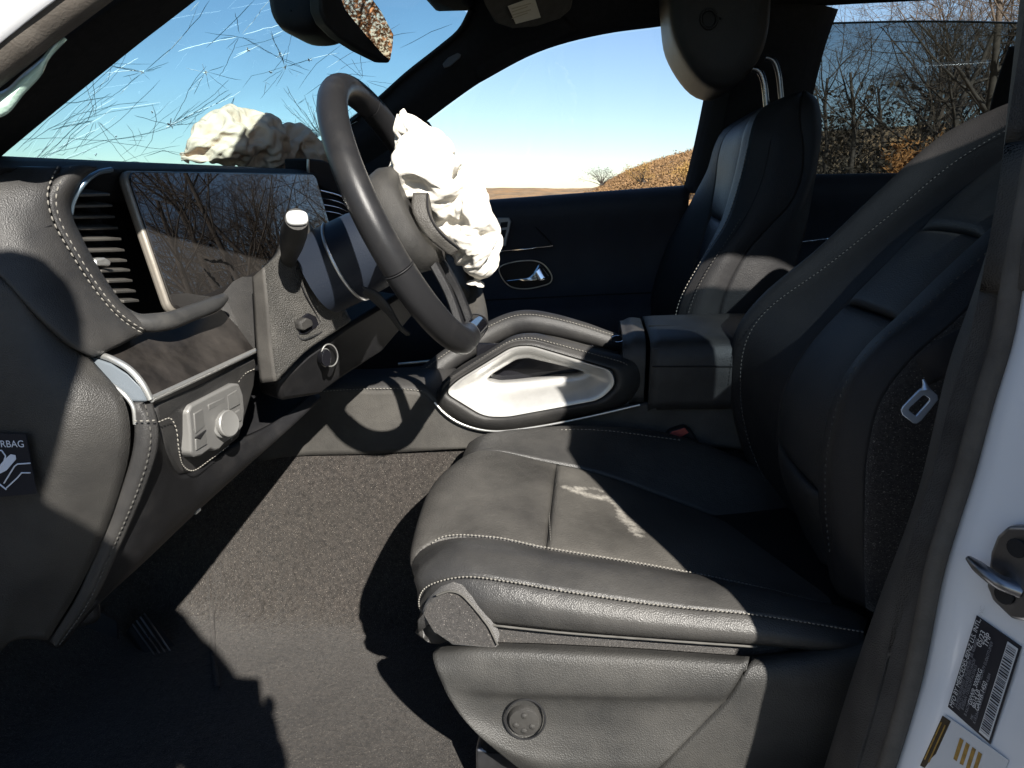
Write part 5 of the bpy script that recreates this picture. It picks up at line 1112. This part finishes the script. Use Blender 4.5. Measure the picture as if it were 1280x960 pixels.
loft('back_side', [s3c, [p * .5 + q * .5 + V(0, -.012, 0) for p, q in zip(s3c, s4c)], s4c], 50, 16, LEATHER_BACK, ps, (.1, -1, 0), .02, puff=.002)
loft('back_shell', [s4c, [p * .5 + q * .5 for p, q in zip(s4c, s5c)], s5c, [q + V(.08 * (1 - i / 9.), .03, -.02) for i, q in enumerate(f_c)]], 40, 16, PLASTIC_D, ps, (1, 0, 0), .01)
stitch([q + V(-.002, -.004, 0) for q in n2c[:6]], (-.6, -1, 0), THREAD, sd, .007, .005, .001)
stitch(between(n2c, s3c, .28, (-.003, -.017, 0))[:6], (-.2, -1, 0), THREAD_D, sd, .007, .0045, .0009)
tube('seam', between(n2c, s3c, .36, (-.003, -.0155, 0))[:9], .0012, RUBBER, sd, 5, 30)
pcu = [[V(x, y, z + .02 * math.sin(3 * (x + .1))) for x in np.linspace(-.16, .36, 8)] for y, z in ((1.54, .20), (1.53, .32), (1.57, .37), (1.64, .345), (1.78, .34), (1.92, .345), (1.99, .37), (2.02, .32), (2.02, .2))]
loft('cushion', pcu, 30, 40, LEATHER_BACK, ps, (0, 0, 1), .02)
hr_o = [(838, -70), (834, -35), (836, 0), (841, 41), (850, 63), (863, 84), (877, 100), (892, 109), (908, 111), (924, 104), (940, 90), (953, 70), (962, 42), (966, 5), (965, -35), (955, -70), (920, -95), (870, -95)]
hn = C([(x, y, 1.66) for x, y in hr_o]); hcn = np.mean(hn, axis=0)
rings = [([hcn + (q - hcn) * k for q in hn], dy) for k, dy in ((.02, -.006), (.6, -.006), (.9, .0), (.985, .014), (1.0, .05), (1.0, .19), (.985, .226), (.9, .24), (.6, .246), (.02, .246))]
v_ = [q + V(0, dy, 0) for R, dy in rings for q in cr(R, 48, closed=True)]
hrest = obj('head_rest', v_, gf(10, 48, cv=True), LEATHER_BACK, ps, 60)
ring('rest_button', lambda x, y: P(x, y, 1.652), 886, 24, 10, 12, .003, PLASTIC_D, hrest, 20)
slab('button_face', [P(886 + 8 * math.cos(t), 24 + 10 * math.sin(t), 1.651) for t in np.linspace(0, 2 * PI, 20, endpoint=False)], (0, .005, 0), PLASTIC_D, hrest, .001)
tube('head_rest_post', C([(940, 86, 1.71), (948, 88, 1.71), (954, 100, 1.71), (959, 140, 1.71)]), .0065, STEEL, ps, 12, 20)
tube('head_rest_post', C([(957, 72, 1.85), (966, 75, 1.85), (972, 88, 1.85), (977, 130, 1.85)]), .0065, STEEL, ps, 12, 20)

# ================================================================== MIRROR, SENSOR BOX, VISOR
mir = thing('rear_view_mirror', 'black rear view mirror reflecting autumn trees', 'mirror', (-.43, 1.39, 1.04))
# tilted glass: near end forward, far end turned towards the driver
mn = V(1.294, -.833, -.165); mn /= np.linalg.norm(mn); m0 = P(410, 0, 1.27)
def MP(px, py, lift=0): r = ray(px, py); return CAM + r * (((m0 - CAM) @ mn) / (r @ mn)) + mn * lift
mo = [MP(x, y) for x, y in ((428, -40), (462, -8), (478, 14), (493, 42), (492, 60), (488, 79), (480, 78), (452, 64), (425, 47), (408, 30), (401, 14), (399, -40))]
mi_ = [MP(x, y, .0035) for x, y in ((430, -38), (458, -8), (475, 15), (490, 43), (489, 58), (486, 75), (478, 69), (456, 44), (440, 25), (430, 12), (424, -4), (420, -38))]
slab('mirror_shell', mo, -mn * .03, PLASTIC_D, mir, .005)
slab('mirror_glass', mi_, -mn * .003, mat('mirror_silver', (.80, .80, .82), .015, metal=1), mir, 0)
tube('mirror_arm', [V(-.45, 1.37, 1.06), V(-.47, 1.38, 1.10), V(-.49, 1.39, 1.13)], .012, PLASTIC_D, mir, 10)
sen = thing('sensor_housing', 'black rain sensor housing on the windscreen left of the mirror', 'sensor housing', (-.55, 1.39, 1.07))
sh = C([(336, -30, 1.33), (337, 4, 1.33), (341, 22, 1.33), (350, 36, 1.33), (365, 43, 1.33), (385, 43, 1.33), (400, 38, 1.33), (406, 28, 1.33), (408, -30, 1.33)]); sc0 = np.mean(sh, axis=0)
v_ = []
for k, dy in ((.02, -.02), (.6, -.02), (.88, -.012), (1, .01), (1, .10), (.9, .12), (.02, .12)): v_ += [sc0 + (q - sc0) * k + V(0, dy, 0) for q in cr(sh, 36, closed=True)]
obj('housing', v_, gf(7, 36, cv=True), PLASTIC_D, sen, 50)
vis = thing('sun_visor', 'grey folded passenger sun visor with pale sticker', 'sun visor', (-.2, 1.75, 1.17))
vo = C([(590, -40, 1.60), (606, 8, 1.66), (618, 30, 1.73), (640, 38, 1.77), (670, 36, 1.80), (700, 26, 1.83), (714, 14, 1.84), (717, -5, 1.82), (716, -40, 1.76)])
slab('visor_board', vo, (0, .008, .022), VISOR, vis, .008)
def on_plane(px, py, pts):
    a, b, c = pts[1], pts[3], pts[6]; n = np.cross(b - a, c - a); r = ray(px, py); return CAM + r * (((a - CAM) @ n) / (r @ n))
stk_ = slab('sticker', [on_plane(x, y, vo) + V(0, -.004, -.004) for x, y in ((635, 6), (668, -6), (676, 20), (645, 28))], (0, .001, .001), PAPER, vis, 0)
for k in range(4): slab('print_line', [on_plane(x, y, vo) + V(0, -.0052, -.0052) for x, y in ((640, 8 + k * 4), (664 - 4 * (k % 2), 1 + k * 4), (664 - 4 * (k % 2), 2.2 + k * 4), (640, 9.2 + k * 4))], (0, .0004, .0004), mat('sticker_print', (.52, .46, .34), .7), stk_, 0)

# ================================================================== PEDALS
br = thing('brake_pedal', 'dark brake pedal in the shaded foot well', 'pedal', (-.78, 1.02, .1))
slab('pedal_pad', C([(70, 815, 1.02), (110, 752, 1.06), (150, 775, 1.08), (152, 800, 1.08), (110, 838, 1.03), (80, 832, 1.02)]), (-.02, .0, -.015), RUBBER, br, .008)
tube('pedal_arm', [P(110, 800, 1.06) + V(-.02, 0, 0), P(110, 790, 1.06) + V(-.12, 0, .12), V(-1.0, 1.06, .5)], .010, STEEL, br, 8, 12)
ac = thing('accelerator_pedal', 'accelerator pedal with bright metal ribs beside the brake', 'pedal', (-.70, 1.13, .05))
apad = C([(160, 786, 1.07), (184, 764, 1.10), (250, 842, 1.06), (262, 880, 1.03), (238, 898, 1.0), (205, 850, 1.03)])
slab('pedal_pad', apad, (-.012, .006, -.012), RUBBER, ac, .003)
for k in range(4):
    a = apad[0] + (apad[1] - apad[0]) * (.2 + .2 * k); b = apad[4] + (apad[3] - apad[4]) * (.2 + .2 * k); tube('pedal_rib', [a + V(.003, -.002, .004), (a + b) / 2 + V(.003, -.002, .006), b + V(.003, -.002, .004)], .0014, STEEL, ac, 6, 8)

# ================================================================== PHOTOGRAPHER (behind the lens; only the shadow falls into view)
def person():
    t = thing('person', 'person in dark clothes holding up a phone at the open doorway', 'person', (-.24, -.34, GZ), None)
    J_ = {}; vs_ = []; es = []; rs = []
    def add(n, p, r, par=None):
        J_[n] = len(vs_); vs_.append(p); rs.append(r)
        if par: es.append((J_[par], J_[n]))
    add('pelvis', (-.26, -.40, .36), .145); add('waist', (-.25, -.37, .52), .130, 'pelvis'); add('chest', (-.23, -.31, .74), .150, 'waist'); add('collar', (-.20, -.27, .90), .105, 'chest')
    add('neck', (-.16, -.23, .98), .056, 'collar'); add('chin', (-.13, -.19, 1.04), .070, 'neck'); add('skull', (-.11, -.175, 1.13), .088, 'chin'); add('crown', (-.10, -.18, 1.19), .070, 'skull'); add('nose', (-.10, -.085, 1.09), .014, 'skull')
    for s, nm, sh_, el, wr in ((1, 'r', (-.06, -.27, .87), (.03, -.20, .70), (.03, -.075, .715)), (-1, 'l', (-.38, -.29, .87), (-.36, -.17, .66), (-.13, -.07, .715))):
        add(nm + 'sh', sh_, .070, 'collar'); add(nm + 'el', el, .045, nm + 'sh'); add(nm + 'wr', wr, .028, nm + 'el'); pc = (wr[0] - s * .006, wr[1] + .035, wr[2] + .005); add(nm + 'palm', pc, .026, nm + 'wr')
        for k in range(4):
            a = (pc[0] + s * (.018 - .006 * k), pc[1] + .012 - .004 * k, pc[2] + .034 - .018 * k); b = (a[0] - s * .012, a[1] + .010, a[2] + .004); 
            add(f'{nm}f{k}', a, .009, nm + 'palm'); add(f'{nm}g{k}', b, .0075, f'{nm}f{k}')
        th = (pc[0] - s * .025, pc[1] - .012, pc[2] + .02); add(nm + 't', th, .010, nm + 'palm'); add(nm + 'u', (th[0] - s * .014, th[1] - .002, th[2] + .022), .008, nm + 't')
        add(nm + 'hip', (-.26 + s * .09, -.42, .26), .10, 'pelvis'); add(nm + 'knee', (-.26 + s * .11, -.40, -.10), .064, nm + 'hip'); add(nm + 'ank', (-.26 + s * .13, -.46, GZ + .08), .045, nm + 'knee'); add(nm + 'toe', (-.26 + s * .14, -.32, GZ + .04), .042, nm + 'ank')
    up_n = ('chest', 'collar', 'neck', 'chin', 'skull', 'crown', 'nose', 'rsh', 'lsh', 'waist', 'rel', 'lel')
    for n_ in up_n:
        q = vs_[J_[n_]]; k = {'waist': .3, 'chest': .7, 'rel': .5, 'lel': .5}.get(n_, 1); vs_[J_[n_]] = (q[0] + .09 * k * (.2 if n_ in ('skull', 'crown', 'nose', 'chin', 'neck') else 1), q[1] + .06 * k, q[2] + .085 * k)
    for n_, d_ in (('skull', -.075), ('crown', -.075), ('nose', -.075), ('chin', -.075), ('neck', -.05), ('collar', -.03), ('chest', -.04), ('rsh', -.05), ('lsh', -.05)): q = vs_[J_[n_]]; vs_[J_[n_]] = (q[0] + d_, q[1], q[2])
    rs[J_['chest']] = .205; rs[J_['collar']] = .150; rs[J_['neck']] = .075; rs[J_['chin']] = .088; rs[J_['skull']] = .105; rs[J_['crown']] = .085; rs[J_['rel']] = .062; rs[J_['lel']] = .062; rs[J_['rwr']] = .040; rs[J_['lwr']] = .040
    me = bpy.data.meshes.new('body_surface'); me.from_pydata(vs_, es, []); o = bpy.data.objects.new('body', me); COL.objects.link(o)
    me.materials.append(mat('dark_clothing', (.03, .03, .036), .85, bump=(300, .5, 'noise'), var=(20, .2)))
    mod(o, 'SKIN', use_smooth_shade=True); sv = me.skin_vertices[0].data
    for i, r in enumerate(rs): sv[i].radius = (r, r); sv[i].use_root = i == 0
    mod(o, 'SUBSURF', levels=1, render_levels=2); o.parent = t; o.matrix_parent_inverse = Matrix.Translation(t.location).inverted()
person()
ph = thing('phone', 'black phone held in both hands behind the lens', 'phone', (-.05, -.02, .72))
box('phone_body', (-.135, -.022, .712), (.022, -.013, .788), GLOSS, ph, .004)

# ================================================================== OPEN DRIVER DOOR (left of the frame)
dd = thing('driver_door', 'open white driver door with black inner panel, left of the doorway', 'car door', (-.80, .52, -.1))
hd0 = V(-.80, .50, 0); dv = V(-.42, -.907, 0); dn = V(.907, -.42, 0)
def DD(a, b, z): q = hd0 + dv * a + dn * b; return V(q[0], q[1], z)
slab('door_skin', [DD(0, -.10, -.10), DD(1.08, -.10, -.08), DD(1.12, -.10, .40), DD(1.10, -.10, .76), DD(.0, -.10, .72)], dn * .02, WHITE, dd, .01)
slab('door_panel', [DD(.02, -.075, -.08), DD(1.06, -.075, -.06), DD(1.09, -.075, .40), DD(1.07, -.075, .77), DD(.02, -.075, .73)], dn * .07, DOORM, dd, .03)
slab('door_armrest', [DD(.25, -.01, .38), DD(.95, -.01, .40), DD(.95, -.01, .48), DD(.25, -.01, .45)], dn * .07, LEATHER, dd, .02)
obj('door_window', [DD(.05, -.06, .73), DD(1.07, -.06, .77), DD(1.00, .0, 1.16), DD(.55, .0, 1.13)], [(0, 1, 2, 3)], CLEAR, dd, 0)
tube('window_frame', [DD(.05, -.06, .74), DD(.35, -.03, .98), DD(.58, 0, 1.14), DD(.80, 0, 1.18), DD(1.0, 0, 1.18), DD(1.06, -.03, 1.0), DD(1.08, -.06, .77)], .018, RUBBER, dd, 8, 40)
